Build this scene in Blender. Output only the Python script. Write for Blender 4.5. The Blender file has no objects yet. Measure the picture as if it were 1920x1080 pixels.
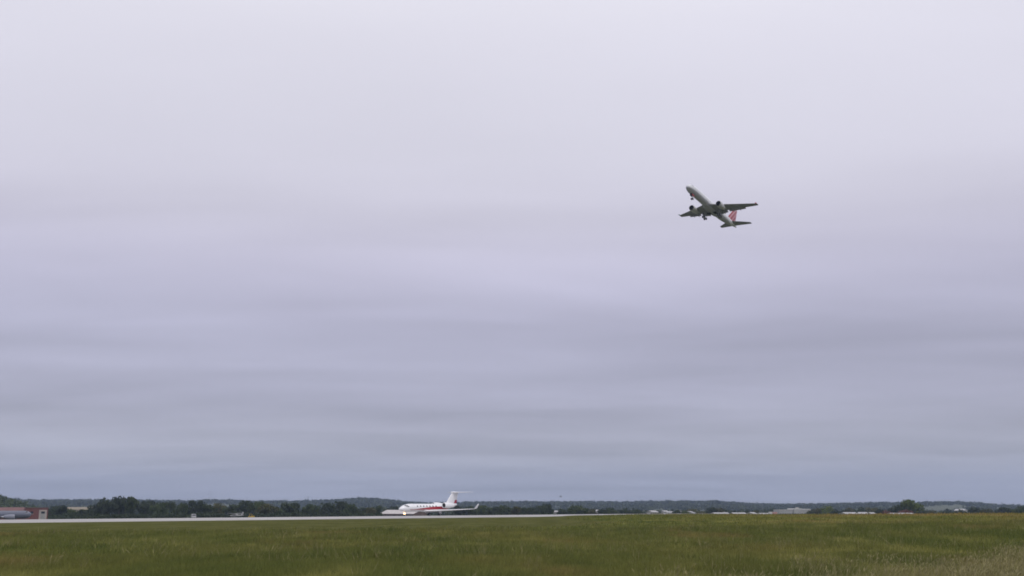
import bpy, math, random
import numpy as np
from mathutils import Vector, Matrix

# ------------------------------------------------------------------ camera, sky, sun, exposure
sc = bpy.context.scene
COL = sc.collection
F, YH, ZC = 2050.0, 950.0, 2.5            # focal length in photo pixels, horizon row, eye height
PITCH = math.atan((YH - 540) / F)
CP, SP = math.cos(PITCH), math.sin(PITCH)
cam = bpy.data.objects.new('camera', bpy.data.cameras.new('camera'))
COL.objects.link(cam)
cam.location = (0, 0, ZC)
cam.rotation_euler = (math.pi / 2 + PITCH, 0, 0)
cam.data.sensor_width = 36
cam.data.lens = 36 * F / 1920
cam.data.clip_start = 0.5
cam.data.clip_end = 30000
sc.camera = cam

SUN_EL, SUN_AZ = math.radians(52), math.radians(125)   # azimuth clockwise from +Y: behind the right shoulder

def build_world():
    w = bpy.data.worlds.new('World'); sc.world = w; w.use_nodes = True
    nt = w.node_tree; nt.nodes.clear()
    N = nt.nodes.new; L = nt.links.new
    out = N('ShaderNodeOutputWorld'); bg = N('ShaderNodeBackground'); bg.inputs[1].default_value = 0.1
    L(bg.outputs[0], out.inputs[0])
    sky = N('ShaderNodeTexSky'); sky.sky_type = 'NISHITA'; sky.sun_disc = False
    sky.sun_elevation = SUN_EL; sky.sun_rotation = SUN_AZ; sky.air_density = 1.2; sky.dust_density = 2.0
    tc = N('ShaderNodeTexCoord')
    sep = N('ShaderNodeSeparateXYZ'); L(tc.outputs['Generated'], sep.inputs[0])
    def math_(op, a, b=None, clamp=False):
        n = N('ShaderNodeMath'); n.operation = op; n.use_clamp = clamp
        for i, v in enumerate((a, b)):
            if v is None: continue
            if isinstance(v, (int, float)): n.inputs[i].default_value = v
            else: L(v, n.inputs[i])
        return n.outputs[0]
    zz = math_('MAXIMUM', sep.outputs[2], 0.0)
    den = math_('ADD', zz, 0.075)
    u = math_('DIVIDE', sep.outputs[0], den); v = math_('DIVIDE', sep.outputs[1], den)
    cb = N('ShaderNodeCombineXYZ'); L(math_('ADD', u, 47.0), cb.inputs[0]); L(math_('ADD', v, 5.0), cb.inputs[1])
    # a flat cloud deck seen in perspective: three scales of stratus
    def noise(rot, scale, loc, detail, rough, dist=0.0):
        mp = N('ShaderNodeMapping'); mp.inputs['Rotation'].default_value = (0, 0, rot)
        mp.inputs['Scale'].default_value = scale; mp.inputs['Location'].default_value = loc
        L(cb.outputs[0], mp.inputs[0])
        n = N('ShaderNodeTexNoise'); n.inputs['Scale'].default_value = 1.0
        n.inputs['Detail'].default_value = detail; n.inputs['Roughness'].default_value = rough
        n.inputs['Distortion'].default_value = dist
        L(mp.outputs[0], n.inputs['Vector'])
        return math_('SUBTRACT', n.outputs[0], 0.5)
    n1 = noise(0.15, (0.42, 0.55, 1), (3.1, 1.7, 0), 3, 0.45, 0.3)
    n2 = noise(-0.12, (0.55, 1.35, 1), (7.3, 4.2, 0), 3, 0.42, 0.5)
    n3 = noise(0.30, (2.2, 4.2, 1), (1.3, 9.2, 0), 3, 0.5, 0.4)
    m = math_('ADD', math_('MULTIPLY', n1, 0.44), math_('ADD', math_('MULTIPLY', n2, 0.44), math_('MULTIPLY', n3, 0.06)))
    amp = N('ShaderNodeMapRange'); amp.interpolation_type = 'SMOOTHSTEP'; L(zz, amp.inputs[0])
    amp.inputs[1].default_value = .18; amp.inputs[2].default_value = .34; amp.inputs[3].default_value = 1.0; amp.inputs[4].default_value = .38   # the higher deck is smoother
    fac = math_('ADD', 1.045, math_('MULTIPLY', m, amp.outputs[0]))
    ramp = N('ShaderNodeValToRGB'); cr = ramp.color_ramp; cr.interpolation = 'B_SPLINE'
    stops = [(0, (0.381, 0.399, 0.496)), (0.0098, (0.386, 0.404, 0.502)), (0.024, (0.413, 0.426, 0.520)), (0.049, (0.434, 0.442, 0.526)), (0.073, (0.423, 0.426, 0.526)), (0.1, (0.418, 0.419, 0.533)), (0.149, (0.451, 0.448, 0.576)), (0.187, (0.503, 0.494, 0.630)), (0.225, (0.565, 0.548, 0.678)), (0.262, (0.631, 0.613, 0.723)), (0.307, (0.680, 0.667, 0.768)), (0.373, (0.723, 0.711, 0.807)), (0.43, (0.761, 0.747, 0.840)), (1, (0.871, 0.864, 0.931))]
    while len(cr.elements) < len(stops): cr.elements.new(0.5)
    for e, (p, c) in zip(cr.elements, stops): e.position = p; e.color = (*c, 1)
    L(zz, ramp.inputs[0])
    mul = N('ShaderNodeVectorMath'); mul.operation = 'SCALE'; L(ramp.outputs[0], mul.inputs[0])
    L(math_('MULTIPLY', fac, 10.0), mul.inputs['Scale'])
    mix = N('ShaderNodeMix'); mix.data_type = 'RGBA'; mix.inputs[0].default_value = 0.96
    L(sky.outputs[0], mix.inputs[6]); L(mul.outputs[0], mix.inputs[7])
    L(mix.outputs[2], bg.inputs[0])
build_world()

sl = bpy.data.lights.new('sun', 'SUN'); sl.energy = 0.9; sl.angle = math.radians(25); sl.color = (1.0, 0.97, 0.92)
sun = bpy.data.objects.new('sun', sl); COL.objects.link(sun)
sd = Vector((math.sin(SUN_AZ) * math.cos(SUN_EL), math.cos(SUN_AZ) * math.cos(SUN_EL), math.sin(SUN_EL)))
sun.rotation_euler = (-sd).to_track_quat('-Z', 'Y').to_euler(); sun.location = (60, -60, 120)
sc.view_settings.view_transform = 'Standard'; sc.view_settings.look = 'None'
sc.view_settings.exposure = 0.0; sc.view_settings.gamma = 1.0; sc.view_settings.use_curve_mapping = False
sc.render.engine = 'CYCLES'
sc.cycles.max_bounces = 6; sc.cycles.volume_bounces = 1; sc.cycles.filter_width = 1.8
sc.cycles.use_denoising = True

# ------------------------------------------------------------------ helpers
def ray(px, py):
    a, b = (px - 960) / F, (540 - py) / F
    return a, CP - b * SP, SP + b * CP
def P(px, py, Y):
    """world point that shows at a photo pixel, at forward distance Y"""
    x, y, z = ray(px, py); t = Y / y
    return Vector((x * t, Y, ZC + z * t))
def srgb(r, g, b):
    f = lambda c: (c / 255 / 12.92) if c <= 10 else ((c / 255 + .055) / 1.055) ** 2.4
    return (f(r), f(g), f(b))

def new_mat(name):
    m = bpy.data.materials.new(name); m.use_nodes = True
    nt = m.node_tree; nt.nodes.clear()
    out = nt.nodes.new('ShaderNodeOutputMaterial'); b = nt.nodes.new('ShaderNodeBsdfPrincipled')
    nt.links.new(b.outputs[0], out.inputs[0])
    return m, nt, b, out
def mixc(nt, fac, a, b):
    n = nt.nodes.new('ShaderNodeMix'); n.data_type = 'RGBA'
    for i, v in ((0, fac), (6, a), (7, b)):
        if isinstance(v, (int, float)): n.inputs[i].default_value = v
        elif isinstance(v, tuple): n.inputs[i].default_value = (*v, 1)
        else: nt.links.new(v, n.inputs[i])
    return n.outputs[2]
def mth(nt, op, a, b=None, clamp=False):
    n = nt.nodes.new('ShaderNodeMath'); n.operation = op; n.use_clamp = clamp
    for i, v in enumerate((a, b)):
        if v is None: continue
        if isinstance(v, (int, float)): n.inputs[i].default_value = v
        else: nt.links.new(v, n.inputs[i])
    return n.outputs[0]
def smooth(nt, v, lo, hi):
    n = nt.nodes.new('ShaderNodeMapRange'); n.interpolation_type = 'SMOOTHSTEP'
    nt.links.new(v, n.inputs[0]); n.inputs[1].default_value = lo; n.inputs[2].default_value = hi
    return n.outputs[0]
def noise(nt, vec, scale, detail=4, rough=0.55, vscale=None):
    if vscale:
        mp = nt.nodes.new('ShaderNodeMapping'); mp.inputs['Scale'].default_value = vscale
        nt.links.new(vec, mp.inputs[0]); vec = mp.outputs[0]
    n = nt.nodes.new('ShaderNodeTexNoise'); n.inputs['Scale'].default_value = scale
    n.inputs['Detail'].default_value = detail; n.inputs['Roughness'].default_value = rough
    nt.links.new(vec, n.inputs['Vector'])
    return n.outputs[0]
def position(nt): return nt.nodes.new('ShaderNodeNewGeometry').outputs['Position']
def objcoord(nt): return nt.nodes.new('ShaderNodeTexCoord').outputs['Object']

def mat_plain(name, col, rough=0.5, var=0.12, scale=0.8, metal=0.0, spec=0.5):
    """paint or plain surface with a little dirt and unevenness"""
    m, nt, b, _ = new_mat(name)
    v = objcoord(nt)
    n = noise(nt, v, scale, 5, 0.6)
    c = mixc(nt, smooth(nt, n, 0.3, 0.7), tuple(x * (1 - var) for x in col), tuple(min(1, x * (1 + var * .6)) for x in col))
    nt.links.new(c, b.inputs['Base Color'])
    b.inputs['Roughness'].default_value = rough; b.inputs['Metallic'].default_value = metal
    b.inputs['Specular IOR Level'].default_value = spec
    return m
def mat_emit(name, col, strength):
    m, nt, b, _ = new_mat(name)
    b.inputs['Base Color'].default_value = (*col, 1)
    b.inputs['Emission Color'].default_value = (*col, 1); b.inputs['Emission Strength'].default_value = strength
    return m

class MB:
    """collects vertices and faces, then links them as ONE mesh object"""
    def __init__(s): s.v = []; s.f = []; s.mi = []
    def add(s, vs, fs, mi=0):
        o = len(s.v); s.v += [tuple(p) for p in vs]
        s.f += [tuple(i + o for i in f) for f in fs]; s.mi += [mi] * len(fs)
        return s
    def loft(s, rings, cap0=True, cap1=True, mi=0):
        n = len(rings[0]); vs = [p for r in rings for p in r]; fs = []
        for k in range(len(rings) - 1):
            a, b = k * n, (k + 1) * n
            for i in range(n):
                j = (i + 1) % n
                fs.append((a + i, a + j, b + j, b + i))
        if cap0: fs.append(tuple(range(n - 1, -1, -1)))
        if cap1: fs.append(tuple(range((len(rings) - 1) * n, len(rings) * n)))
        return s.add(vs, fs, mi)
    def box(s, x0, x1, y0, y1, z0, z1, mi=0):
        vs = [(x, y, z) for z in (z0, z1) for x, y in ((x0, y0), (x1, y0), (x1, y1), (x0, y1))]
        return s.add(vs, [(3, 2, 1, 0), (4, 5, 6, 7), (0, 1, 5, 4), (1, 2, 6, 5), (2, 3, 7, 6), (3, 0, 4, 7)], mi)
    def tube(s, p0, p1, r0, r1=None, n=10, mi=0):
        p0, p1 = Vector(p0), Vector(p1); r1 = r0 if r1 is None else r1
        d = (p1 - p0).normalized(); a = d.orthogonal().normalized(); b = d.cross(a)
        rr = [[p + (a * math.cos(2 * math.pi * i / n) + b * math.sin(2 * math.pi * i / n)) * r for i in range(n)] for p, r in ((p0, r0), (p1, r1))]
        return s.loft(rr, mi=mi)
    def lathe(s, prof, axis_pt, n=24, cap0=False, cap1=False, mi=0):
        """profile (x, r) turned about a line parallel to local x through axis_pt"""
        ax, ay, az = axis_pt
        rr = [[(ax + x, ay + r * math.cos(2 * math.pi * i / n), az + r * math.sin(2 * math.pi * i / n)) for i in range(n)] for x, r in prof]
        return s.loft(rr, cap0, cap1, mi)
    def build(s, name, mats, parent=None, smooth=True, angle=35):
        me = bpy.data.meshes.new(name); me.from_pydata(s.v, [], s.f)
        for m in (mats if isinstance(mats, (list, tuple)) else [mats]): me.materials.append(m)
        if len(me.materials) > 1: me.polygons.foreach_set('material_index', s.mi)
        if smooth:
            me.polygons.foreach_set('use_smooth', [True] * len(s.f))
            me.set_sharp_from_angle(angle=math.radians(angle))
        me.update()
        o = bpy.data.objects.new(name, me); COL.objects.link(o); o.parent = parent
        return o
def tag(o, label, cat, group=None, kind=None):
    o['label'] = label; o['category'] = cat
    if group: o['group'] = group
    if kind: o['kind'] = kind
    return o
def thing(name, label, cat, loc, rot=(0, 0, 0), group=None):
    o = bpy.data.objects.new(name, None); COL.objects.link(o)
    o.empty_display_size = 0.3; o.location = loc; o.rotation_euler = rot
    return tag(o, label, cat, group)
def mass(name, verts, faces_n, mats, mi=None):
    """big numpy mesh: verts (n,3), all faces with faces_n corners in order"""
    me = bpy.data.meshes.new(name); n = len(verts); k = n // faces_n
    me.vertices.add(n); me.vertices.foreach_set('co', verts.astype(np.float32).ravel())
    me.loops.add(n); me.loops.foreach_set('vertex_index', np.arange(n, dtype=np.int32))
    me.polygons.add(k); me.polygons.foreach_set('loop_start', np.arange(0, n, faces_n, dtype=np.int32))
    for m in mats: me.materials.append(m)
    if mi is not None: me.polygons.foreach_set('material_index', mi.astype(np.int32))
    me.update(calc_edges=True)
    o = bpy.data.objects.new(name, me); COL.objects.link(o)
    return o

# ------------------------------------------------------------------ terrain heights
TH = math.radians(51.0)
RU = np.array([math.cos(TH), math.sin(TH)]); RN = np.array([-math.sin(TH), math.cos(TH)])
R0 = np.array([-28.0, 248.0])              # a point on the near edge of the runway
CREST, RWY_W = 38.0, 95.0
RIDGE_PX = np.array([940, 1060, 1120, 1180, 1250, 1400, 1550, 1700, 1800, 1920, 2100, 2500, 3500])
RIDGE_Y = np.array([972, 968.5, 966.0, 964.5, 963.8, 963.7, 963.7, 963.5, 962.7, 961.8, 962, 962, 962])
RIDGE_D = np.array([250, 245, 240, 232, 222, 200, 180, 165, 155, 145, 140, 140, 140])
def sstep(t): t = np.clip(t, 0, 1); return t * t * (3 - 2 * t)
def rn_of(x, y): return (x - R0[0]) * RN[0] + (y - R0[1]) * RN[1]
def vnoise(x, y, seed=0):
    return (np.sin(x * 1.0 + seed) * np.cos(y * 1.3 + seed * 2.1) + .5 * np.sin(x * 2.3 + y * 1.1 + seed * 3) + .3 * np.cos(y * 3.1 - x * 1.7 + seed)) / 1.8
def gz(x, y):
    x = np.asarray(x, float); y = np.asarray(y, float)
    r = np.hypot(x, y); n = rn_of(x, y)
    fall = np.minimum(-0.0125 * np.maximum(0, n - CREST), -0.0135 * np.maximum(0, r - 345) * (n < 5000))
    fall = np.where(y > 0, fall, -0.0135 * np.maximum(0, r - 345))
    # along the runway itself the ground keeps level with the pavement
    s = (x - R0[0]) * RU[0] + (y - R0[1]) * RU[1]
    strip = sstep((n + 90) / 60) * sstep((150 - n) / 50) * sstep((230 - s) / 50)
    fall = fall * (1 - strip) + (-0.0125 * np.maximum(0, n - CREST)) * strip
    fall = np.maximum(fall, -13.0)
    ytop = np.maximum(y, 1e-3)
    px = np.where(y > 0, 960 + F * (x / ytop) * (CP / 1.0), np.where(x > 0, 3500, -3000))
    zc = ZC - (np.interp(px, RIDGE_PX, RIDGE_Y) - YH) / F * np.interp(px, RIDGE_PX, RIDGE_D) / CP ** 2 * CP
    zc = np.where(px < 940, 0, np.maximum(zc, 0)) * sstep((px - 960) / 160)
    d = np.interp(px, RIDGE_PX, RIDGE_D)
    t = y / d
    ridge = zc * np.where(t < 1, sstep((t - 0.22) / 0.78), 1 - sstep((t - 1) / 0.55)) * (y > 0)
    und = 0.10 * vnoise(x * 0.055, y * 0.06, 1.3) * sstep((70 - n - 40) / 60) * (1 - strip)
    near = 0.75 * (1 - sstep(r / 26))
    return fall + ridge + und + near - 0.08

# ------------------------------------------------------------------ ground materials
def grass_nodes(nt, blade=False):
    """meadow colours laid out on the ground in metres"""
    pos = position(nt)
    big = noise(nt, pos, 0.022, 4, 0.6, (1.6, .8, 1.0))
    mid = noise(nt, pos, 0.11, 5, 0.65, (2.2, .7, 1.0))
    fine = noise(nt, pos, 1.6 if not blade else 2.6, 4, 0.65)
    k = 1.0
    green = (.100 * k, .106 * k, .029 * k); dark = (.070 * k, .084 * k, .022 * k)
    olive = (.132 * k, .122 * k, .036 * k); tan = (.185 * k, .138 * k, .054 * k); brown = (.160 * k, .112 * k, .046 * k)
    c = mixc(nt, smooth(nt, mid, .38, .62), dark, green)
    c = mixc(nt, mth(nt, 'MULTIPLY', smooth(nt, big, .46, .64), .75), c, olive)
    b2 = noise(nt, pos, 0.045, 5, 0.65, (2.0, .75, 1.0))
    c = mixc(nt, mth(nt, 'MULTIPLY', smooth(nt, b2, .52, .68), .55), c, brown)
    b3 = noise(nt, pos, 0.16, 4, 0.6, (1.5, .55, 1.0))
    c = mixc(nt, mth(nt, 'MULTIPLY', smooth(nt, b3, .53, .66), .7), c, (.175, .168, .052))
    b4 = noise(nt, pos, 0.23, 4, 0.6, (1.3, .5, 1.0))
    c = mixc(nt, mth(nt, 'MULTIPLY', smooth(nt, b4, .56, .68), .6), c, (.048, .062, .018))
    sep = nt.nodes.new('ShaderNodeSeparateXYZ'); nt.links.new(pos, sep.inputs[0])
    # the crown of the rise on the right carries dry, rusty grass
    c = mixc(nt, mth(nt, 'MULTIPLY', mth(nt, 'MULTIPLY', smooth(nt, sep.outputs[2], .95, 1.5), smooth(nt, b2, .36, .58)), .7), c, tan)
    # tall dry seed grass in the corner by the photographer
    sd_ = mth(nt, 'SUBTRACT', mth(nt, 'MULTIPLY', mth(nt, 'SUBTRACT', sep.outputs[0], 9.0), .73), mth(nt, 'MULTIPLY', mth(nt, 'SUBTRACT', sep.outputs[1], 36.5), .68))
    dry = smooth(nt, mth(nt, 'ADD', sd_, mth(nt, 'MULTIPLY', mth(nt, 'SUBTRACT', mid, .5), 9.0)), -1.5, 1.8)
    c = mixc(nt, mth(nt, 'MULTIPLY', dry, .65), c, (.185, .172, .066))
    # mown strip beside the runway: even, a little greyer green
    mw = mth(nt, 'SUBTRACT', mth(nt, 'MULTIPLY', mth(nt, 'SUBTRACT', sep.outputs[1], 112.0), .874), mth(nt, 'MULTIPLY', mth(nt, 'ADD', sep.outputs[0], 51.0), .485))
    mown = mth(nt, 'MULTIPLY', smooth(nt, mth(nt, 'ADD', mw, mth(nt, 'MULTIPLY', mth(nt, 'SUBTRACT', mid, .5), 8.0)), -2.0, 4.0), mth(nt, 'SUBTRACT', 1.0, smooth(nt, sep.outputs[2], .05, .5)))
    mc = mixc(nt, smooth(nt, mid, .35, .65), (.064, .068, .022), (.094, .096, .036))
    c = mixc(nt, mth(nt, 'MULTIPLY', mown, .9), c, mc)
    f = nt.nodes.new('ShaderNodeMapRange'); nt.links.new(fine, f.inputs[0])
    f.inputs[1].default_value = .3; f.inputs[2].default_value = .7; f.inputs[3].default_value = .72; f.inputs[4].default_value = 1.34
    sca = nt.nodes.new('ShaderNodeVectorMath'); sca.operation = 'SCALE'
    nt.links.new(c, sca.inputs[0]); nt.links.new(f.outputs[0], sca.inputs['Scale'])
    tint = nt.nodes.new('ShaderNodeVectorMath'); tint.operation = 'MULTIPLY'; tint.inputs[1].default_value = (1.09, 1.08, 1.06)
    nt.links.new(sca.outputs[0], tint.inputs[0])
    return tint.outputs[0], pos
def mat_ground():
    m, nt, b, _ = new_mat('meadow_ground')
    c, pos = grass_nodes(nt)
    # beyond the airfield: farmland greens
    L = nt.nodes.new('ShaderNodeVectorMath'); L.operation = 'LENGTH'; nt.links.new(pos, L.inputs[0])
    farc = mixc(nt, smooth(nt, noise(nt, pos, .004, 3), .45, .6), (.055, .07, .028), (.10, .10, .045))
    c = mixc(nt, smooth(nt, L.outputs['Value'], 420, 600), c, farc)
    nt.links.new(c, b.inputs['Base Color']); b.inputs['Roughness'].default_value = 1.0; b.inputs['Specular IOR Level'].default_value = 0.0
    bp = nt.nodes.new('ShaderNodeBump'); bp.inputs['Strength'].default_value = .6; bp.inputs['Distance'].default_value = .25
    nt.links.new(noise(nt, pos, 1.1, 5, .65), bp.inputs['Height']); nt.links.new(bp.outputs[0], b.inputs['Normal'])
    return m
def mat_blade():
    m, nt, b, out = new_mat('meadow_blades')
    c, pos = grass_nodes(nt, True)
    sc_ = nt.nodes.new('ShaderNodeVectorMath'); sc_.operation = 'SCALE'; sc_.inputs['Scale'].default_value = 1.6
    nt.links.new(c, sc_.inputs[0]); c = sc_.outputs[0]
    nt.links.new(c, b.inputs['Base Color']); b.inputs['Roughness'].default_value = .8; b.inputs['Specular IOR Level'].default_value = .15
    tr = nt.nodes.new('ShaderNodeBsdfTranslucent'); nt.links.new(c, tr.inputs[0])
    mx = nt.nodes.new('ShaderNodeMixShader'); mx.inputs[0].default_value = .35
    nt.links.new(b.outputs[0], mx.inputs[1]); nt.links.new(tr.outputs[0], mx.inputs[2]); nt.links.new(mx.outputs[0], out.inputs[0])
    return m
def mat_leaf(name, c1, c2, scale=0.35):
    m, nt, b, out = new_mat(name)
    oc = objcoord(nt); oi = nt.nodes.new('ShaderNodeObjectInfo')
    n = noise(nt, position(nt), scale, 3, .6)
    c = mixc(nt, smooth(nt, n, .35, .65), c1, c2)
    f = nt.nodes.new('ShaderNodeMapRange'); nt.links.new(oi.outputs['Random'], f.inputs[0]); f.inputs[3].default_value = .8; f.inputs[4].default_value = 1.2
    s = nt.nodes.new('ShaderNodeVectorMath'); s.operation = 'SCALE'; nt.links.new(c, s.inputs[0]); nt.links.new(f.outputs[0], s.inputs['Scale'])
    nt.links.new(s.outputs[0], b.inputs['Base Color']); b.inputs['Roughness'].default_value = .7; b.inputs['Specular IOR Level'].default_value = .2
    tr = nt.nodes.new('ShaderNodeBsdfTranslucent'); nt.links.new(s.outputs[0], tr.inputs[0])
    mx = nt.nodes.new('ShaderNodeMixShader'); mx.inputs[0].default_value = .3
    nt.links.new(b.outputs[0], mx.inputs[1]); nt.links.new(tr.outputs[0], mx.inputs[2]); nt.links.new(mx.outputs[0], out.inputs[0])
    return m
def mat_concrete():
    m, nt, b, _ = new_mat('runway_concrete')
    mp = nt.nodes.new('ShaderNodeMapping'); mp.inputs['Rotation'].default_value = (0, 0, -TH)
    nt.links.new(position(nt), mp.inputs[0])
    br = nt.nodes.new('ShaderNodeTexBrick'); br.offset = 0; br.inputs['Scale'].default_value = 1.0
    br.inputs['Brick Width'].default_value = 7.5; br.inputs['Row Height'].default_value = 7.5; br.inputs['Mortar Size'].default_value = .03
    br.inputs['Color1'].default_value = (.38, .367, .355, 1); br.inputs['Color2'].default_value = (.44, .424, .41, 1); br.inputs['Mortar'].default_value = (.2, .19, .18, 1)
    nt.links.new(mp.outputs[0], br.inputs['Vector'])
    n = noise(nt, mp.outputs[0], .05, 5, .6, (.3, 1.5, 1))
    sca = nt.nodes.new('ShaderNodeVectorMath'); sca.operation = 'SCALE'; nt.links.new(br.outputs[0], sca.inputs[0])
    f = nt.nodes.new('ShaderNodeMapRange'); nt.links.new(n, f.inputs[0]); f.inputs[1].default_value = .3; f.inputs[2].default_value = .7; f.inputs[3].default_value = .85; f.inputs[4].default_value = 1.08
    nt.links.new(f.outputs[0], sca.inputs['Scale']); nt.links.new(sca.outputs[0], b.inputs['Base Color'])
    b.inputs['Roughness'].default_value = .85
    return m
M_GROUND, M_BLADE, M_CONC = mat_ground(), mat_blade(), mat_concrete()
LEAF = {
    'dark': mat_leaf('leaf_dark', (.034, .050, .026), (.062, .080, .038)),
    'mid': mat_leaf('leaf_mid', (.044, .066, .024), (.084, .108, .040)),
    'olive': mat_leaf('leaf_olive', (.074, .080, .028), (.118, .116, .046)),
    'bright': mat_leaf('leaf_bright', (.090, .125, .026), (.150, .185, .046)),
    'red': mat_leaf('leaf_red', (.150, .058, .048), (.200, .095, .065)),
    'wood': mat_leaf('leaf_woodland', (.022, .034, .019), (.074, .090, .040), .03),
}
M_BARK = mat_plain('bark', (.085, .068, .052), .9, .3, 2.0)

# ------------------------------------------------------------------ ground sheet (polar grid out to 6 km), runway, hills
def polar_sheet(name, az, rad, zf, mats, closed):
    A, R = np.meshgrid(az, rad)
    X, Y = R * np.sin(A), R * np.cos(A); Z = zf(X, Y)
    vs = np.stack([X, Y, Z], -1).reshape(-1, 3).tolist(); n = len(az); fs = []
    for j in range(len(rad) - 1):
        for i in range(n if closed else n - 1):
            k = (i + 1) % n
            fs.append((j * n + i, (j + 1) * n + i, (j + 1) * n + k, j * n + k))
    m = MB(); m.add(vs, fs)
    if closed and rad[0] < 5:
        m.f.append(tuple(range(n - 1, -1, -1))); m.mi.append(0)
    return m.build(name, mats, smooth=True, angle=180)
azg = np.concatenate([np.radians(np.arange(-38, 38, .4)), np.radians(np.arange(38, 322, 4))])
radg = np.concatenate([[2, 8, 14, 20, 25, 30, 36, 43, 51], np.geomspace(60, 420, 62), np.geomspace(440, 6000, 36)])
ground = polar_sheet('ground', azg, radg, gz, M_GROUND, True); ground['kind'] = 'structure'

m = MB(); ss = np.linspace(-1200, 190, 40); nn = [-1.2, 0, 12, 24, 32, CREST, 56, 70, 84, RWY_W, RWY_W + 1.5]
zz = [-.30, 0, 0, 0, 0, 0, *[-.0125 * (q - CREST) for q in (56, 70, 84, RWY_W)], -.0125 * (RWY_W - CREST + 1.5) - .3]
vs = []
for s in ss:
    for n_, z_ in zip(nn, zz):
        q = R0 + RU * s + RN * n_; vs.append((q[0], q[1], z_))
k = len(nn)
m.add(vs, [(a * k + b, (a + 1) * k + b, (a + 1) * k + b + 1, a * k + b + 1) for a in range(len(ss) - 1) for b in range(k - 1)])
runway = m.build('runway', M_CONC, smooth=False); runway['kind'] = 'structure'
for p in runway.data.polygons:
    if p.normal.z < 0: p.flip()

SKY_PX = [-900, -400, -150, 0, 30, 60, 90, 150, 190, 280, 330, 375, 400, 440, 480, 540, 580, 640, 680, 700, 740, 765, 800, 840, 880, 930, 1000, 1060, 1130, 1160, 1240, 1330, 1370, 1390, 1440, 1480, 1540, 1600, 1640, 1690, 1780, 1820, 1860, 1900, 1940, 2200, 2700]
SKY_Y = [936, 932, 930, 934, 936, 938, 939, 938, 938.5, 938.5, 939.5, 939.5, 938, 938.5, 940.5, 940, 938.8, 937, 934, 935, 938, 941, 943, 943, 941.5, 941, 941, 941, 940, 941.5, 940, 939.5, 941.5, 944, 945.5, 946, 945.3, 943.5, 942.5, 943, 942, 944, 947, 948, 946.5, 941, 938]
def hill_z(X, Y):
    r = np.hypot(X, Y); az = np.arctan2(X, Y)
    azc = np.clip(az, -1.0, 1.0); px = 960 + F * np.tan(azc) / CP * CP
    top = np.interp(px, SKY_PX, SKY_Y)
    top = np.where(np.abs(az) > .9, 938 + 4 * np.sin(az * 5), top)
    zt = ZC + (YH - top) / F * 3300 * CP * .98 - 6.5
    prof = np.where(r < 3300, sstep((r - 1750) / 1550), 1.0 - .35 * sstep((r - 3300) / 1500))
    und = 2.2 * vnoise(az * 23, r * .004, 2.0) * prof * (r < 3200)
    return -15.5 + (zt + 15.5) * prof + und
azh = np.concatenate([np.radians(np.arange(-40, 40, .35)), np.radians(np.arange(40, 320, 5))])
radh = np.concatenate([np.linspace(1650, 3300, 26), np.linspace(3400, 5200, 8)])
def mat_hill():
    m, nt, b, _ = new_mat('hill_ground'); pos = position(nt)
    n = noise(nt, pos, .0022, 2, .4); n2 = noise(nt, pos, .02, 4, .6)
    c = mixc(nt, smooth(nt, n, .50, .53), (.040, .052, .026), (.080, .092, .046))
    c = mixc(nt, mth(nt, 'MULTIPLY', smooth(nt, n2, .3, .7), .4), c, (.05, .06, .03))
    nt.links.new(c, b.inputs['Base Color']); b.inputs['Roughness'].default_value = .95
    return m
hills = polar_sheet('hills', azh, radh, hill_z, mat_hill(), True); hills['kind'] = 'structure'
def hill_z1(x, y): return float(hill_z(np.array(float(x)), np.array(float(y))))

# the nearer wooded rise at the left edge
def rise_z(X, Y):
    az = np.degrees(np.arctan2(X, Y)); r = np.hypot(X, Y)
    a = sstep((-21.3 - az) / 3.8) * sstep((az + 48) / 12)
    return -16 + 24.0 * a * sstep((r - 950) / 350) * (1 - .6 * sstep((r - 1320) / 300))
rise = polar_sheet('hillside', np.radians(np.arange(-50, -19.9, .6)), np.linspace(900, 1680, 24), rise_z, hills.data.materials[0], False)
rise['kind'] = 'structure'
# pale stubble field on the slope behind the left trees
fm = MB(); q = [P(118, 955.5, 1450), P(186, 955.5, 1450), P(196, 950.4, 1640), P(122, 950.8, 1640)]
fm.add([(p.x, p.y, p.z) for p in q] + [(p.x, p.y, p.z - 12) for p in q], [(0, 1, 2, 3), (0, 4, 5, 1), (1, 5, 6, 2), (2, 6, 7, 3), (3, 7, 4, 0)])
field = fm.build('stubble_field', mat_plain('stubble', (.26, .21, .125), .95, .2, .02), smooth=False); field['kind'] = 'structure'

# ------------------------------------------------------------------ foliage
def leaf_cloud(rng, n, lobes, size, flat=0.0):
    """n leaf-clump quads spread through ellipsoid lobes [(c, r3, weight)]; returns (4n,3)"""
    w = np.array([l[2] for l in lobes]); idx = rng.choice(len(lobes), n, p=w / w.sum())
    C = np.array([l[0] for l in lobes])[idx]; Rr = np.array([l[1] for l in lobes])[idx]
    d = rng.normal(size=(n, 3)); d /= np.linalg.norm(d, axis=1)[:, None]
    rad = 1 - .55 * rng.random(n) ** 2.2
    p = C + d * Rr * rad[:, None]
    nrm = d * .7 + rng.normal(size=(n, 3)) * .55 + np.array([0, 0, .35]); nrm /= np.linalg.norm(nrm, axis=1)[:, None]
    a = np.cross(nrm, rng.normal(size=(n, 3))); a /= np.linalg.norm(a, axis=1)[:, None]; b = np.cross(nrm, a)
    s = size * (.55 + .9 * rng.random(n))[:, None]
    return np.stack([p - a * s, p - b * s * .6, p + a * s, p + b * s * .6], 1).reshape(-1, 3)
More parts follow.
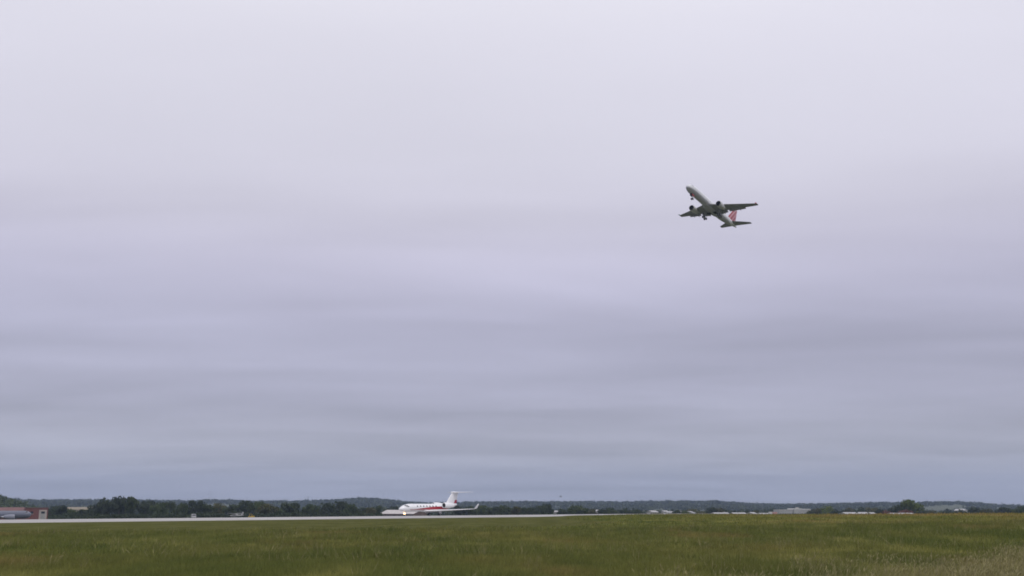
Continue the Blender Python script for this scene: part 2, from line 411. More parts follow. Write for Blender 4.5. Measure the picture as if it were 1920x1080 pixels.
def crown_variant(seed, n=1150, low=0.12):
    rng = np.random.default_rng(seed); lobes = [((0, 0, .58), (.62, .62, .38), 2.0)]
    for k in range(9):
        a = rng.random() * 6.283; rr = .35 + .35 * rng.random(); z = low + .18 + (.62 - low * .5) * rng.random()
        s = .26 + .16 * rng.random(); rr *= math.sqrt(max(.15, 1 - ((z - .5) / .55) ** 2))
        lobes.append(((rr * math.cos(a), rr * math.sin(a), z), (s, s, s * .55), 1.0))
    v = leaf_cloud(rng, n, lobes, .085)
    v[:, 2] = low + (v[:, 2] - v[:, 2].min()) / (v[:, 2].max() - v[:, 2].min()) * (1 - low)
    v[:, :2] *= .98 / np.quantile(np.abs(v[:, :2]), .985)
    me_o = mass('crown', v, 4, [LEAF['mid']]); me = me_o.data; bpy.data.objects.remove(me_o)
    return me
CROWNS = [crown_variant(s) for s in range(7)]
BUSH = [crown_variant(20 + s, 700, 0.0) for s in range(3)]
_cache = {}
def with_mat(me, key):
    k = (me.name, key)
    if k not in _cache:
        c = me.copy(); c.materials.clear(); c.materials.append(LEAF[key]); c.name = 'crown_' + key; _cache[k] = c
    return _cache[k]
def trunk_mesh():
    m = MB(); rr = []
    for z, r in ((0, .052), (.03, .04), (.2, .03), (.4, .024), (.62, .014), (.8, .005)):
        rr.append([(r * math.cos(i * .785) + .02 * math.sin(z * 5), r * math.sin(i * .785), z) for i in range(8)])
    m.loft(rr)
    for k in range(5):
        a = k * 1.9; z = .22 + .08 * k
        m.tube((0, 0, z), (.22 * math.cos(a), .22 * math.sin(a), z + .2), .014, .004, 6)
    o = m.build('trunk', M_BARK); me = o.data; bpy.data.objects.remove(o); return me
TRUNK = trunk_mesh()
rnd = random.Random(5)
def tree(px, ytop, wpx, D, key, label, group=None, bush=False, name='broadleaf_tree'):
    top = P(px, ytop, D); zb = float(gz(top.x, top.y)) - .1
    H = max(1.2, top.z - zb); R = wpx * .5 * D / F
    t = thing(name, label, 'shrub' if bush else 'tree', (top.x, top.y, zb), (0, 0, rnd.random() * 6.28), group)
    tr = bpy.data.objects.new('trunk', TRUNK); COL.objects.link(tr); tr.parent = t; tr.scale = (H * .8, H * .8, H)
    cr = bpy.data.objects.new('crown', with_mat(rnd.choice(BUSH if bush else CROWNS), key)); COL.objects.link(cr); cr.parent = t
    cr.scale = (R, R * .9, H * 1.05)
    return t
ORD = ['first', 'second', 'third', 'fourth', 'fifth', 'sixth']
CNAME = {'bright': 'fresh green', 'dark': 'dark green', 'mid': 'mid green', 'olive': 'olive green'}
ANCH = [(45, 'the red brick building'), (155, 'the pale stubble field'), (226, 'the tallest rounded dark tree'), (363, 'the white van'), (472, 'the yellow tug'), (503, 'the yellow-olive tree'),
        (757, 'the pale-roofed hangar'), (850, "the business jet's tail"), (1041, 'the small white house'), (1085, 'the wide domed tree')]
ANCH_R = [(1223, 'the bright-peaked white house'), (1351, 'the vented white hangar'), (1449, 'the pink container'), (1490, 'the grey office block'),
          (1591, 'the white sloping-roof hangar'), (1633, 'the small white shed'), (1706, 'the large bright green tree'), (1802, 'the white-roofed farm building')]
def row_labels(rows, anchors, lo, hi, where):
    """name each tree by its order from the nearest landmark"""
    near = {}
    for r in rows:
        a = min(anchors, key=lambda q: abs(q[0] - r[0])); near.setdefault((a, r[0] > a[0]), []).append(r)
    out = {}
    for (a, side), rs in near.items():
        rs.sort(key=lambda r: abs(r[0] - a[0]))
        for i, r in enumerate(rs):
            out[r] = '%s %s, %s from %s towards %s' % (CNAME[r[4]], where, ORD[i], a[1], hi if side else lo)
    return out
belt = [  # px, top row, width px, distance, colour
    (96, 948, 30, 690, 'dark'), (118, 946.5, 28, 660, 'dark'), (138, 954, 26, 620, 'mid'), (160, 955, 24, 610, 'dark'), (182, 946, 30, 640, 'dark'),
    (275, 938.5, 36, 640, 'dark'), (298, 942, 30, 600, 'mid'), (318, 940.5, 30, 650, 'dark'),
    (342, 943, 26, 620, 'mid'), (368, 939, 32, 660, 'dark'), (392, 944.5, 30, 610, 'mid'), (414, 943.5, 26, 640, 'olive'),
    (434, 946, 28, 600, 'dark'), (484, 940, 26, 650, 'mid'), (524, 951, 26, 620, 'mid'), (545, 943, 36, 650, 'dark'), (581, 945.5, 28, 620, 'mid'), (606, 943.5, 32, 660, 'dark'),
    (632, 940.5, 30, 680, 'dark'), (659, 944.5, 28, 650, 'mid'), (680, 952, 22, 640, 'dark'), (694, 951, 22, 640, 'olive'), (706, 947.5, 19, 690, 'mid'),
    (736, 949, 26, 950, 'dark'), (862, 947, 24, 700, 'dark'), (884, 949, 26, 680, 'mid'),
    (908, 948, 30, 700, 'mid'), (930, 950, 26, 680, 'dark'), (947, 947.5, 28, 720, 'mid'), (968, 950, 26, 700, 'olive'), (988, 951.5, 24, 690, 'dark'),
    (1006, 948.5, 26, 720, 'dark'), (1056, 954.5, 20, 740, 'mid'), (1070, 951, 22, 740, 'mid'),
    (1107, 954, 22, 760, 'olive'), (1136, 951, 26, 780, 'dark'), (1149, 954, 18, 760, 'mid'), (1178, 953, 28, 780, 'dark'), (1197, 955.5, 20, 780, 'mid')]
LB = row_labels(belt, ANCH, 'the red brick building', 'the grey office block', 'belt tree')
for px, yt, w, D, key in belt:
    tree(px, yt, w * 1.12, D, key, LB[(px, yt, w, D, key)], 'trees of the belt behind the runway')
tree(204, 933.5, 42, 640, 'dark', 'tall dark tree on the taller clump beside the pale stubble field')
tree(226, 931, 40, 660, 'dark', 'tallest rounded dark tree in the clump beside the pale stubble field')
tree(246, 932, 32, 640, 'mid', 'tall green tree on the runway side of the tallest rounded dark tree')
tree(458, 938.5, 42, 640, 'dark', 'broad very dark tree behind the small yellow tug')
tree(503, 944.5, 38, 600, 'olive', 'rounded yellow-olive tree next to the broad very dark tree')
tree(1022, 944.5, 32, 740, 'dark', 'dark round-topped tree beside the small white house by the runway end')
tree(1085, 947.5, 42, 750, 'mid', 'wide domed green tree beyond the end of the visible runway')
right = [
    (1228, 961, 18, 800, 'olive'), (1240, 961.5, 16, 790, 'dark'), (1270, 957, 20, 800, 'dark'), (1286, 955.5, 18, 840, 'mid'), (1303, 954.5, 30, 860, 'olive'),
    (1330, 952, 28, 900, 'dark'), (1350, 952.5, 26, 900, 'olive'), (1404, 955.5, 14, 900, 'dark'), (1417, 957, 14, 880, 'olive'), (1447, 953.5, 20, 1100, 'dark'),
    (1528, 953, 26, 900, 'olive'), (1517, 959, 20, 880, 'dark'), (1547, 949, 30, 900, 'bright'), (1563, 955, 22, 860, 'dark'), (1575, 957.5, 14, 860, 'dark'), (1590, 952, 24, 1050, 'olive'), (1612, 951, 26, 1060, 'mid'),
    (1635, 952, 26, 1050, 'olive'), (1650, 955, 20, 860, 'dark'), (1733, 956, 24, 840, 'dark'), (1752, 957.5, 24, 820, 'olive'), (1772, 957, 26, 820, 'dark'), (1795, 955.5, 28, 800, 'dark'),
    (1836, 950.5, 28, 850, 'dark'), (1852, 954, 22, 820, 'olive'), (1880, 951, 28, 800, 'dark'), (1898, 953.5, 18, 860, 'mid'), (1912, 949, 26, 780, 'mid')]
LB = row_labels(right, ANCH_R, 'the business jet', 'the open meadow corner', 'low tree')
for px, yt, w, D, key in right:
    tree(px, yt, w * 1.12, D, key, LB[(px, yt, w, D, key)], 'low trees among the far roofs')
tree(1706, 937.6, 50, 800, 'bright', 'large bright green tree standing above the far roofs and hills')
tree(1682, 947, 34, 790, 'dark', 'dark tree leaning against the large bright green tree')
tree(1661, 955.5, 26, 740, 'red', 'reddish brown shrub at the foot of the dark tree', bush=True, name='shrub')
tree(1697, 955.5, 34, 735, 'red', 'reddish brown shrub under the large bright green tree', bush=True, name='shrub')

def wood_mass(name, label, pts, hs, rs, leaves, key, seed, size):
    rng = np.random.default_rng(seed); out = []
    base = [leaf_cloud(rng, leaves, [((0, 0, .55), (.75, .75, .42), 2)] + [((.5 * math.cos(a), .5 * math.sin(a), .45 + .3 * rng.random()), (.4, .4, .3), 1) for a in rng.random(4) * 6.28], size) for _ in range(8)]
    for (x, y, z), h, r in zip(pts, hs, rs):
        b = base[rng.integers(8)]; a = rng.random() * 6.28; ca, sa = math.cos(a), math.sin(a)
        out.append(np.stack([x + (b[:, 0] * ca - b[:, 1] * sa) * r, y + (b[:, 0] * sa + b[:, 1] * ca) * r, z + b[:, 2] * h], 1))
    o = mass(name, np.concatenate(out), 4, [LEAF[key]])
    tag(o, label, 'woodland', kind='stuff'); return o
def scatter_woods():
    rng = np.random.default_rng(11)
    # hills
    pts, hs, rs = [], [], []
    n = 9000; az = np.radians(rng.uniform(-33, 33, n)); r = 1850 + 1480 * rng.random(n) ** .8
    X, Y = r * np.sin(az), r * np.cos(az); Z = hill_z(X, Y); g = -13
    fieldn = vnoise(X * .0035, Y * .005, 4.0)
    px = 960 + F * np.tan(az)
    for x, y, z, q, p, rr in zip(X, Y, Z, fieldn, px, r):
        if z < g - 1 or (q > .52 and rr < 3150): continue
        if ((p - 1758 - (rr - 2600) * .03) / 44) ** 2 + ((rr - 2600) / 420) ** 2 + .35 * math.sin(p * .21 + rr * .013) < 1: continue
        h = 6.5 + 4.5 * rng.random(); pts.append((x, y, z - 1)); hs.append(h); rs.append(6 + 4 * rng.random())
    # the very crest, dense
    for k in range(1500):
        a = math.radians(rng.uniform(-33, 33)); r_ = 3300 + rng.uniform(-45, 30); x, y = r_ * math.sin(a), r_ * math.cos(a)
        pts.append((x, y, hill_z1(x, y) - 1)); hs.append(6.5 + 3.2 * rng.random() ** 1.6 + (3.5 if rng.random() < .04 else 0)); rs.append(6 + 4 * rng.random())
    wood_mass('woodland', 'far blue-green woods covering the low hills on the horizon', pts, hs, rs, 22, 'wood', 3, .30)
    # left rise
    pts, hs, rs = [], [], []
    for k in range(900):
        a = math.radians(rng.uniform(-33, -21)); r_ = rng.uniform(1000, 1340); x, y = r_ * math.sin(a), r_ * math.cos(a)
        z = float(rise_z(np.array(x), np.array(y)))
        if z < -14: continue
        pts.append((x, y, z - .8)); hs.append(5 + 4 * rng.random()); rs.append(4.5 + 3 * rng.random())
    wood_mass('hillside_wood', 'green wooded rise behind the red brick building', pts, hs, rs, 60, 'mid', 4, .22)
    # valley woods between the belt and the hills
    pts, hs, rs = [], [], []
    for k in range(1500):
        a = math.radians(rng.uniform(-31, 31)); r_ = rng.uniform(1150, 1750); x, y = r_ * math.sin(a), r_ * math.cos(a); p = 960 + F * math.tan(a)
        if 108 < p < 200: continue
        top = 955.5 + 4 * rng.random() if p > 900 else 950 + 5 * rng.random()
        zt = ZC + (YH - top) / F * r_; z = float(gz(x, y)) - .5
        h = min(14, max(6, zt - z)); pts.append((x, y, zt - h if zt - h < z + 1 else z)); hs.append(h); rs.append(5 + 3.5 * rng.random())
    wood_mass('valley_wood', 'dark wood filling the valley between the tree belt and the hills', pts, hs, rs, 48, 'wood', 5, .24)
    # brambles and low scrub at the foot of the belt
    pts, hs, rs = [], [], []
    for k in range(520):
        p = rng.uniform(92, 1215)
        if 712 < p < 800: continue
        D = rng.uniform(540, 600) if p < 700 else rng.uniform(640, 720)
        if 355 < p < 372 or 425 < p < 478: D = rng.uniform(570, 600)
        x = (p - 960) / F * D * CP; y = D; pts.append((x, y, float(gz(x, y)) - .2)); hs.append(1.6 + 1.8 * rng.random()); rs.append(1.6 + 1.5 * rng.random())
    wood_mass('undergrowth', 'low dark scrub along the foot of the tree belt', pts, hs, rs, 70, 'dark', 6, .2)
scatter_woods()

# ------------------------------------------------------------------ meadow blades
def meadow():
    rng = np.random.default_rng(2); V = []; MI = []
    def field(n, r0, r1, h0, h1, w0, w1, test, power=1.0):
        r = np.sqrt(rng.random(n) ** power * (r1 * r1 - r0 * r0) + r0 * r0); a = np.radians(rng.uniform(-34, 34, n))
        x, y = r * np.sin(a), r * np.cos(a)
        k = test(x, y, rng.random(n)); x, y = x[k], y[k]; n = len(x)
        z = gz(x, y) - .02; h = rng.uniform(h0, h1, n); h *= .75 + .35 * (vnoise(x * .35, y * .35, 5) + .3)
        h = np.maximum(h, .08); w = rng.uniform(w0, w1, n)
        yaw = rng.random(n) * 3.1416; dx, dy = np.cos(yaw) * w, np.sin(yaw) * w
        lx, ly = rng.normal(0, .28, n) * h + .10 * h, rng.normal(0, .28, n) * h
        V.append(np.stack([np.stack([x - dx, y - dy, z], 1), np.stack([x + dx, y + dy, z], 1), np.stack([x + lx, y + ly, z + h], 1)], 1).reshape(-1, 3))
        MI.append(np.zeros(n))
    mown = lambda x, y, q: ((y - 112) * .874 - (x + 51) * .485 > 14 * q - 7) & (gz(x, y) < .05 + .6 * q)
    inside = lambda x, y, q: ~mown(x, y, q) & (rn_of(x, y) < -6)
    field(210000, 24, 62, .18, .42, .010, .022, inside)
    field(150000, 55, 120, .18, .42, .02, .05, inside)
    field(70000, 110, 260, .15, .38, .05, .10, inside)
    # taller weeds standing in clumps through the meadow
    nc = 5200; r = np.sqrt(rng.random(nc) * (125 ** 2 - 26 ** 2) + 26 ** 2); a = np.radians(rng.uniform(-33, 34, nc)); cx, cy = r * np.sin(a), r * np.cos(a)
    k = (vnoise(cx * .13, cy * .16, 9) > .0) & ~((cy - 112) * .874 - (cx + 51) * .485 > -4); cx, cy = cx[k], cy[k]; nb = 16
    sp_ = np.repeat(rng.uniform(.12, .45, len(cx)), nb); hh = np.repeat(rng.uniform(.35, .75, len(cx)), nb)
    ox, oy = rng.normal(0, 1, len(cx) * nb) * sp_, rng.normal(0, 1, len(cx) * nb) * sp_
    x, y = np.repeat(cx, nb) + ox, np.repeat(cy, nb) + oy; n = len(x); z = gz(x, y) - .02; h = hh * rng.uniform(.6, 1.1, n); w = rng.uniform(.012, .03, n)
    yaw = rng.random(n) * 3.1416; dx, dy = np.cos(yaw) * w, np.sin(yaw) * w
    V.append(np.stack([np.stack([x - dx, y - dy, z], 1), np.stack([x + dx, y + dy, z], 1), np.stack([x + ox * .8 + .1 * h, y + oy * .8, z + h], 1)], 1).reshape(-1, 3)); MI.append(np.where(rng.random(n) < .12, 1, 0))
    # seed-headed dry grass in tussocks near the right corner, some strays in the meadow
    n = 6500; r = np.sqrt(rng.random(n) * (75 ** 2 - 24 ** 2) + 24 ** 2); a = np.radians(rng.uniform(-32, 34, n)); x, y = r * np.sin(a), r * np.cos(a)
    sdv = (x - 9) * .73 - (y - 36.5) * .68 + 4.5 * vnoise(x * .25, y * .3, 2)
    keep = (rng.random(n) < np.clip((sdv + 1) / 5, 0, 1)) | (rng.random(n) < .012 * np.clip(vnoise(x * .12, y * .2, 7) + .2, 0, 1))
    x, y = x[keep], y[keep]; nb = 24; ox, oy = rng.normal(0, .16, len(x) * nb), rng.normal(0, .16, len(x) * nb)
    hh = np.repeat(rng.uniform(.7, 1.1, len(x)), nb); wx = np.repeat(rng.normal(.22, .12, len(x)), nb)
    x, y = np.repeat(x, nb) + ox, np.repeat(y, nb) + oy; keep = rng.random(len(x)) < .85; ox, oy, hh, wx = ox[keep], oy[keep], hh[keep], wx[keep]
    x, y = x[keep], y[keep]; n = len(x); z = gz(x, y); h = rng.uniform(.42, .8, n) * hh
    yaw = rng.random(n) * 3.1416; w = .007; dx, dy = np.cos(yaw) * w, np.sin(yaw) * w
    lx, ly = h * (wx + rng.normal(0, .10, n)) + ox * .9, h * rng.normal(0, .10, n) + oy * .9
    tip = np.stack([x + lx, y + ly, z + h], 1)
    V.append(np.stack([np.stack([x - dx, y - dy, z], 1), np.stack([x + dx, y + dy, z], 1), tip], 1).reshape(-1, 3)); MI.append(np.ones(n))
    d = np.stack([lx * 1.4, ly * 1.4, h * .72], 1); d /= np.linalg.norm(d, axis=1)[:, None]
    L_ = rng.uniform(.10, .2, n)[:, None]; sd_ = np.stack([-dy, dx, np.zeros(n)], 1) / w * rng.uniform(.008, .014, n)[:, None]
    b0 = tip - d * L_ * .6; b1 = tip + d * L_ * .5
    for sgn in (1, -1):
        V.append(np.stack([b0, tip + sd_ * sgn, b1], 1).reshape(-1, 3)); MI.append(np.ones(n))
    dry = mat_plain('seed_heads', (.285, .252, .115), .9, .3, .8)
    o = mass('meadow_grass', np.concatenate(V), 3, [M_BLADE, dry], np.concatenate(MI))
    tag(o, 'unmown green meadow grass with tan seed heads in the foreground', 'grass', kind='stuff')
meadow()

# ------------------------------------------------------------------ aircraft helpers
def ease(t, p=2.0): t = min(1, max(0, t)); return (1 - (1 - t) ** p) ** (1 / p)
class Fuse:
    """body of revolution-like hull; station s runs aft from the nose, local x = -s"""
    def __init__(s, length, hw, ztop, zbot, ztip, nose_w, nose_t, nose_b, tail0, tail_hw, tail_top, tail_bot, pw=2.1, ptop=2.1, pb=2.2):
        s.__dict__.update(locals())
    def sec(s, t):
        hw = s.hw * ease(t / s.nose_w, s.pw); top = s.ztip + (s.ztop - s.ztip) * ease(t / s.nose_t, s.ptop); bot = s.ztip + (s.zbot - s.ztip) * ease(t / s.nose_b, s.pb)
        if t > s.tail0:
            u = (t - s.tail0) / (s.length - s.tail0); k = u * u * (1.6 - .6 * u)
            hw = s.hw + (s.tail_hw - s.hw) * k; top = s.ztop + (s.tail_top - s.ztop) * k * .95; bot = s.zbot + (s.tail_bot - s.zbot) * (u ** 1.35)
        return hw, top, bot
    def pt(s, t, ang, off=0.0):
        hw, top, bot = s.sec(t); zc, h = (top + bot) / 2, (top - bot) / 2
        return (-t, (hw + off) * math.cos(ang), zc + (h + off) * math.sin(ang))
    def hull(s, name, mats, parent, n=36):
        st = [s.length * v for v in (0.0005, .003, .008, .015, .025, .037, .05, .065, .082, .1, .12, .145, .17, .2, .3, .4, .5, .6, .65, .7, .74, .78, .82, .86, .9, .93, .96, .985, 1.0)]
        return MB().loft([[s.pt(t, 2 * math.pi * i / n) for i in range(n)] for t in st]).build(name, mats, parent, angle=50)
    def patch(s, name, mat, parent, t0, t1, a0, a1, off, slant=0.0, nu=4, nv=4, corner=0.25):
        vs = []
        for i in range(nu + 1):
            for j in range(nv + 1):
                u, v = i / nu, j / nv; t = t0 + (t1 - t0) * u + slant * (v - .5)
                cut = corner * max(0, abs(2 * u - 1) - .5) * 2
                vs.append(s.pt(t, a0 + (a1 - a0) * (.5 + (v - .5) * (1 - cut)), off))
        fs = [(i * (nv + 1) + j, (i + 1) * (nv + 1) + j, (i + 1) * (nv + 1) + j + 1, i * (nv + 1) + j + 1) for i in range(nu) for j in range(nv)]
        return MB().add(vs, fs).build(name, mat, parent)
FOIL = [(1, 0), (.85, .022), (.65, .044), (.42, .060), (.22, .057), (.09, .041), (.025, .022), (0, 0), (.025, -.018), (.09, -.030), (.22, -.040), (.42, -.042), (.65, -.028), (.85, -.012)]
def foil_ring(le, chord, thick, up=(0, 0, 1), tw=0.0):
    """aerofoil section: le = leading edge point; chord runs aft (-x)"""
    up = Vector(up).normalized(); r = []
    for c, h in FOIL:
        r.append(Vector(le) + Vector((-1, 0, 0)) * (c * chord) + up * (h * chord * thick / .1 - c * chord * tw))
    return r
def wing_mesh(secs, name, mats, parent, up=(0, 0, 1)):
    return MB().loft([foil_ring(le, ch, th, up if len(s_) == 0 else s_[0], tw) for le, ch, th, tw, *s_ in secs]).build(name, mats, parent, angle=50)
def wheel(name, parent, c, r, w, mt, mr):
    m = MB(); prof = [(-w / 2, r * .55), (-w / 2, r * .86), (-w * .36, r * .97), (0, r), (w * .36, r * .97), (w / 2, r * .86), (w / 2, r * .55)]
    n = 20; rr = [[(c[0] + q * math.cos(2 * math.pi * i / n), c[1] + y, c[2] + q * math.sin(2 * math.pi * i / n)) for i in range(n)] for y, q in prof]
    m.loft(rr, False, False)
    o = m.build(name, mt, parent)
    rim = MB(); rr = [[(c[0] + q * math.cos(2 * math.pi * i / n), c[1] + y, c[2] + q * math.sin(2 * math.pi * i / n)) for i in range(n)] for y, q in ((-w * .3, .02), (-w * .42, r * .56), (w * .42, r * .56), (w * .3, .02))]
    rim.loft(rr); return o, rim
M_WHITE = mat_plain('aircraft_white', (.78, .78, .78), .28, .05, .5)
M_WING = mat_plain('wing_grey', (.265, .265, .265), .40, .10, .7)
M_METAL = mat_plain('bare_metal', (.55, .55, .56), .3, .1, 1.5, .8)
M_TYRE = mat_plain('tyre_rubber', (.022, .022, .024), .8, .2, 3)
M_DARK = mat_plain('dark_opening', (.014, .014, .016), .5, .2, 2)
M_FAN = mat_plain('fan_titanium', (.05, .05, .055), .35, .2, 6, .6)
M_GLASS = mat_plain('cockpit_glass', (.02, .024, .03), .08, .2, 2)
M_STRUT = mat_plain('gear_grey', (.45, .45, .45), .45, .15, 3)
M_REDP = mat_plain('red_paint', (.42, .03, .035), .35, .1, 1)

def jet_engine(parent, c, length, r, mats, name='engine'):
    """nacelle lathe along x (front at +x): lip, cowl, fan, spinner, core exhaust"""
    cowl, lip = mats
    e = MB().lathe([(-length * .0 - .02, r * .93), (-length * .06, r * .985), (-length * .2, r * 1.05), (-length * .4, r * 1.06), (-length * .6, r * 1.0), (-length * .8, r * .84), (-length, r * .66), (-length * .99, r * .60), (-length * .8, r * .72)], c).build(name, cowl, parent)
    MB().lathe([(-.30 * r, r * .76), (-.12 * r, r * .77), (-.02 * r, r * .82), (.02, r * .88), (-.02, r * .932)], c).build('intake_lip', lip, e)
    MB().lathe([(-.30 * r, r * .765), (-length * .3, r * .80), (-length * .31, .02)], c, cap1=True).build('intake_duct', M_DARK, e)
    fan = MB()
    for k in range(22):
        a = k * 2 * math.pi / 22; b = a + .2
        fan.add([(c[0] - length * .27, c[1] + r * .22 * math.cos(a), c[2] + r * .22 * math.sin(a)), (c[0] - length * .29, c[1] + r * .22 * math.cos(b), c[2] + r * .22 * math.sin(b)),
                 (c[0] - length * .29, c[1] + r * .78 * math.cos(b + .12), c[2] + r * .78 * math.sin(b + .12)), (c[0] - length * .265, c[1] + r * .78 * math.cos(a), c[2] + r * .78 * math.sin(a))], [(0, 1, 2, 3)])
    fan.build('fan', M_FAN, e, smooth=False)
    MB().lathe([(-length * .18, .01), (-length * .2, r * .1), (-length * .25, r * .2), (-length * .29, r * .22)], c, 16).build('spinner', M_STRUT, e)
    MB().lathe([(-length * .8, r * .5), (-length * 1.02, r * .46), (-length * 1.16, r * .36), (-length * 1.14, r * .26), (-length * 1.3, .03)], c, 18).build('exhaust_cone', M_METAL, e)
    return e

# ------------------------------------------------------------------ the climbing airliner
def airliner():
    t = thing('airliner', 'white twin-engine airliner climbing with its wheels down and red striped fin', 'airplane', (74.39, 447.19, 136.43), (-.0227, -.2086, 4.0614))
    fz = Fuse(46.9, 1.88, 2.0, -2.0, -.45, 6.0, 7.2, 5.2, 31.5, .22, 1.15, .62)
    mf, nt, b, _ = new_mat('airliner_hull_belly_shade'); oc = objcoord(nt); sp = nt.nodes.new('ShaderNodeSeparateXYZ'); nt.links.new(oc, sp.inputs[0])
    # white hull, with the shade on its underside painted in as grey
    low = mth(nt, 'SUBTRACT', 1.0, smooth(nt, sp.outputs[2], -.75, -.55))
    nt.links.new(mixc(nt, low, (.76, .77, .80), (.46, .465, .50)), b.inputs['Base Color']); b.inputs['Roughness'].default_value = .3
    MGB = mat_plain('belly_shade_grey', (.40, .405, .43), .35, .1, .5); MNAC = mat_plain('nacelle_grey', (.55, .55, .55), .3, .06, .5)  # belly fairing colour also has the underside shade painted in
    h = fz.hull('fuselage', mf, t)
    for sg in (0, 1):
        for k, (a0, a1, t0, t1) in enumerate(((1.30, 1.02, 2.1, 2.75), (.98, .72, 2.15, 2.95), (.68, .50, 2.45, 3.35))):
            b0, b1 = (a0, a1) if not sg else (math.pi - a0, math.pi - a1)
            fz.patch('cockpit_window', M_GLASS, h, t0, t1, b0, b1, .015)
    # belly fairing
    rr = []
    for s_, w, zt, zb in ((15.5, .2, -1.3, -1.75), (16.8, 1.3, -.7, -2.12), (18.5, 2.0, -.35, -2.32), (21, 2.25, -.3, -2.42), (24.5, 2.25, -.4, -2.42), (27, 1.9, -.7, -2.3), (28.8, 1.2, -1.2, -2.08), (29.8, .2, -1.5, -1.8)):
        rr.append([(-s_, w * math.cos(a) * (1 if abs(math.cos(a)) < .8 else 1), (zt + zb) / 2 + (zt - zb) / 2 * math.sin(a)) for a in [2 * math.pi * i / 24 for i in range(24)]])
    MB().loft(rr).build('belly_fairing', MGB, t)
    m, nt, b, _ = new_mat('fin_paint'); oc = objcoord(nt); sp = nt.nodes.new('ShaderNodeSeparateXYZ'); nt.links.new(oc, sp.inputs[0])
    # red and white stripes running with the swept leading edge
    q = mth(nt, 'ADD', mth(nt, 'ADD', mth(nt, 'MULTIPLY', sp.outputs[0], -1.0), -37.2), mth(nt, 'MULTIPLY', mth(nt, 'SUBTRACT', sp.outputs[2], 1.9), -.92))
    st = mth(nt, 'FRACT', mth(nt, 'DIVIDE', q, 2.35))
    fac = mth(nt, 'MULTIPLY', smooth(nt, st, .55, .59), mth(nt, 'SUBTRACT', 1.0, smooth(nt, st, .93, .97)))
    c = mixc(nt, fac, (.29, .015, .03), (.50, .24, .26))
    nt.links.new(c, b.inputs['Base Color']); b.inputs['Roughness'].default_value = .35
    fin = wing_mesh([((-37.2, 0, 1.6), 8.3, .10, 0), ((-38.3, 0, 2.6), 7.3, .10, 0), ((-43.6, 0, 8.65), 3.0, .09, 0), ((-44.0, 0, 8.8), 2.3, .05, 0)], 'fin', m, t, (0, 1, 0))
    MB().loft([[(-33.5, 0, 1.75)] * 3, [(-37.6, .12, 1.8), (-37.6, 0, 2.25), (-37.6, -.12, 1.8)], [(-38.6, .14, 2.0), (-38.6, 0, 2.75), (-38.6, -.14, 2.0)]]).build('fin_fillet', M_WHITE, t)
    for sg in (1, -1):
        wing_mesh([((-39.6, sg * .6, .75), 5.6, .10, 0), ((-40.1, sg * 1.2, .85), 5.2, .10, 0), ((-45.3, sg * 7.35, 1.7), 1.9, .09, 0), ((-45.9, sg * 7.6, 1.74), 1.1, .05, 0)], 'tailplane', M_WING, t)
        # wing: root, engine kink, tip
        W = wing_mesh([((-16.3, sg * 1.0, -1.35), 10.2, .13, .03), ((-17.6, sg * 2.2, -1.20), 8.7, .13, .03), ((-20.2, sg * 6.6, -.72), 5.9, .115, .02), ((-24.2, sg * 13.0, .30), 4.0, .105, .01), ((-27.6, sg * 18.6, 1.18), 2.15, .10, 0), ((-28.2, sg * 19.0, 1.23), 1.3, .06, 0)], 'wing', M_WING, t)
        # extended flaps: inboard and outboard panels behind and below the trailing edge
        def flap(y0, y1, c0, c1, x0, x1, z0, z1):
            wing_mesh([((x0, sg * y0, z0), c0, .11, .32), ((x1, sg * y1, z1), c1, .11, .32)], 'flap', M_WING, W)
        flap(2.3, 6.2, 1.5, 1.2, -25.8, -25.8, -1.50, -1.02)
        flap(6.9, 13.6, 1.1, .85, -25.8, -28.0, -.92, .2)
        wing_mesh([((-17.5, sg * 2.7, -1.33), .9, .10, -.12), ((-20.1, sg * 5.6, -.98), .7, .10, -.12)], 'slat', M_METAL, W)
        wing_mesh([((-20.5, sg * 7.6, -.72), .7, .10, -.12), ((-27.2, sg * 18.0, 1.0), .42, .10, -.12)], 'slat', M_METAL, W)
        for y, xe, z, ln in ((4.6, -27.9, -1.75, 4.2), (8.6, -28.2, -1.05, 3.6), (11.3, -28.9, -.55, 3.2)):
            ring = []
            for k in range(9):
                u = k / 8; r_ = .30 * math.sin(math.pi * min(1, u * .97 + .015)) ** .7 + .01
                ring.append([(xe + ln * (1 - u), sg * y + r_ * .7 * math.cos(a), z + .45 * (1 - u) + r_ * math.sin(a)) for a in [2 * math.pi * i / 10 for i in range(10)]])
            MB().loft(ring).build('flap_track_fairing', M_WING, W)
        nl = MB(); nl.loft([[(-27.3 - .5 * math.cos(a), sg * 18.75 + .30 * math.sin(a), 1.18 + .06 * k) for a in [2 * math.pi * i / 10 for i in range(10)]] for k in (-1, 1)])
        nl.build('navigation_light', mat_emit('nav_red' if sg > 0 else 'nav_green', (.55, .015, .03) if sg > 0 else (.02, .25, .12), .18 if sg > 0 else .05), W)
        eng = jet_engine(t, (-16.5, sg * 6.5, -1.95), 5.0, 1.28, (MNAC, M_DARK))
        MB().loft([[(-17.6, sg * 6.5 - .1, -.75), (-17.6, sg * 6.5 + .1, -.75), (-17.6, sg * 6.5 + .1, -.9), (-17.6, sg * 6.5 - .1, -.9)], [(-20.4, sg * 6.5 - .2, -.55), (-20.4, sg * 6.5 + .2, -.55), (-20.4, sg * 6.5 + .2, -1.2), (-20.4, sg * 6.5 - .2, -1.2)], [(-24.0, sg * 6.5 - .1, -.8), (-24.0, sg * 6.5 + .1, -.8), (-24.0, sg * 6.5 + .1, -1.15), (-24.0, sg * 6.5 - .1, -1.15)]]).build('pylon', M_WHITE, t)
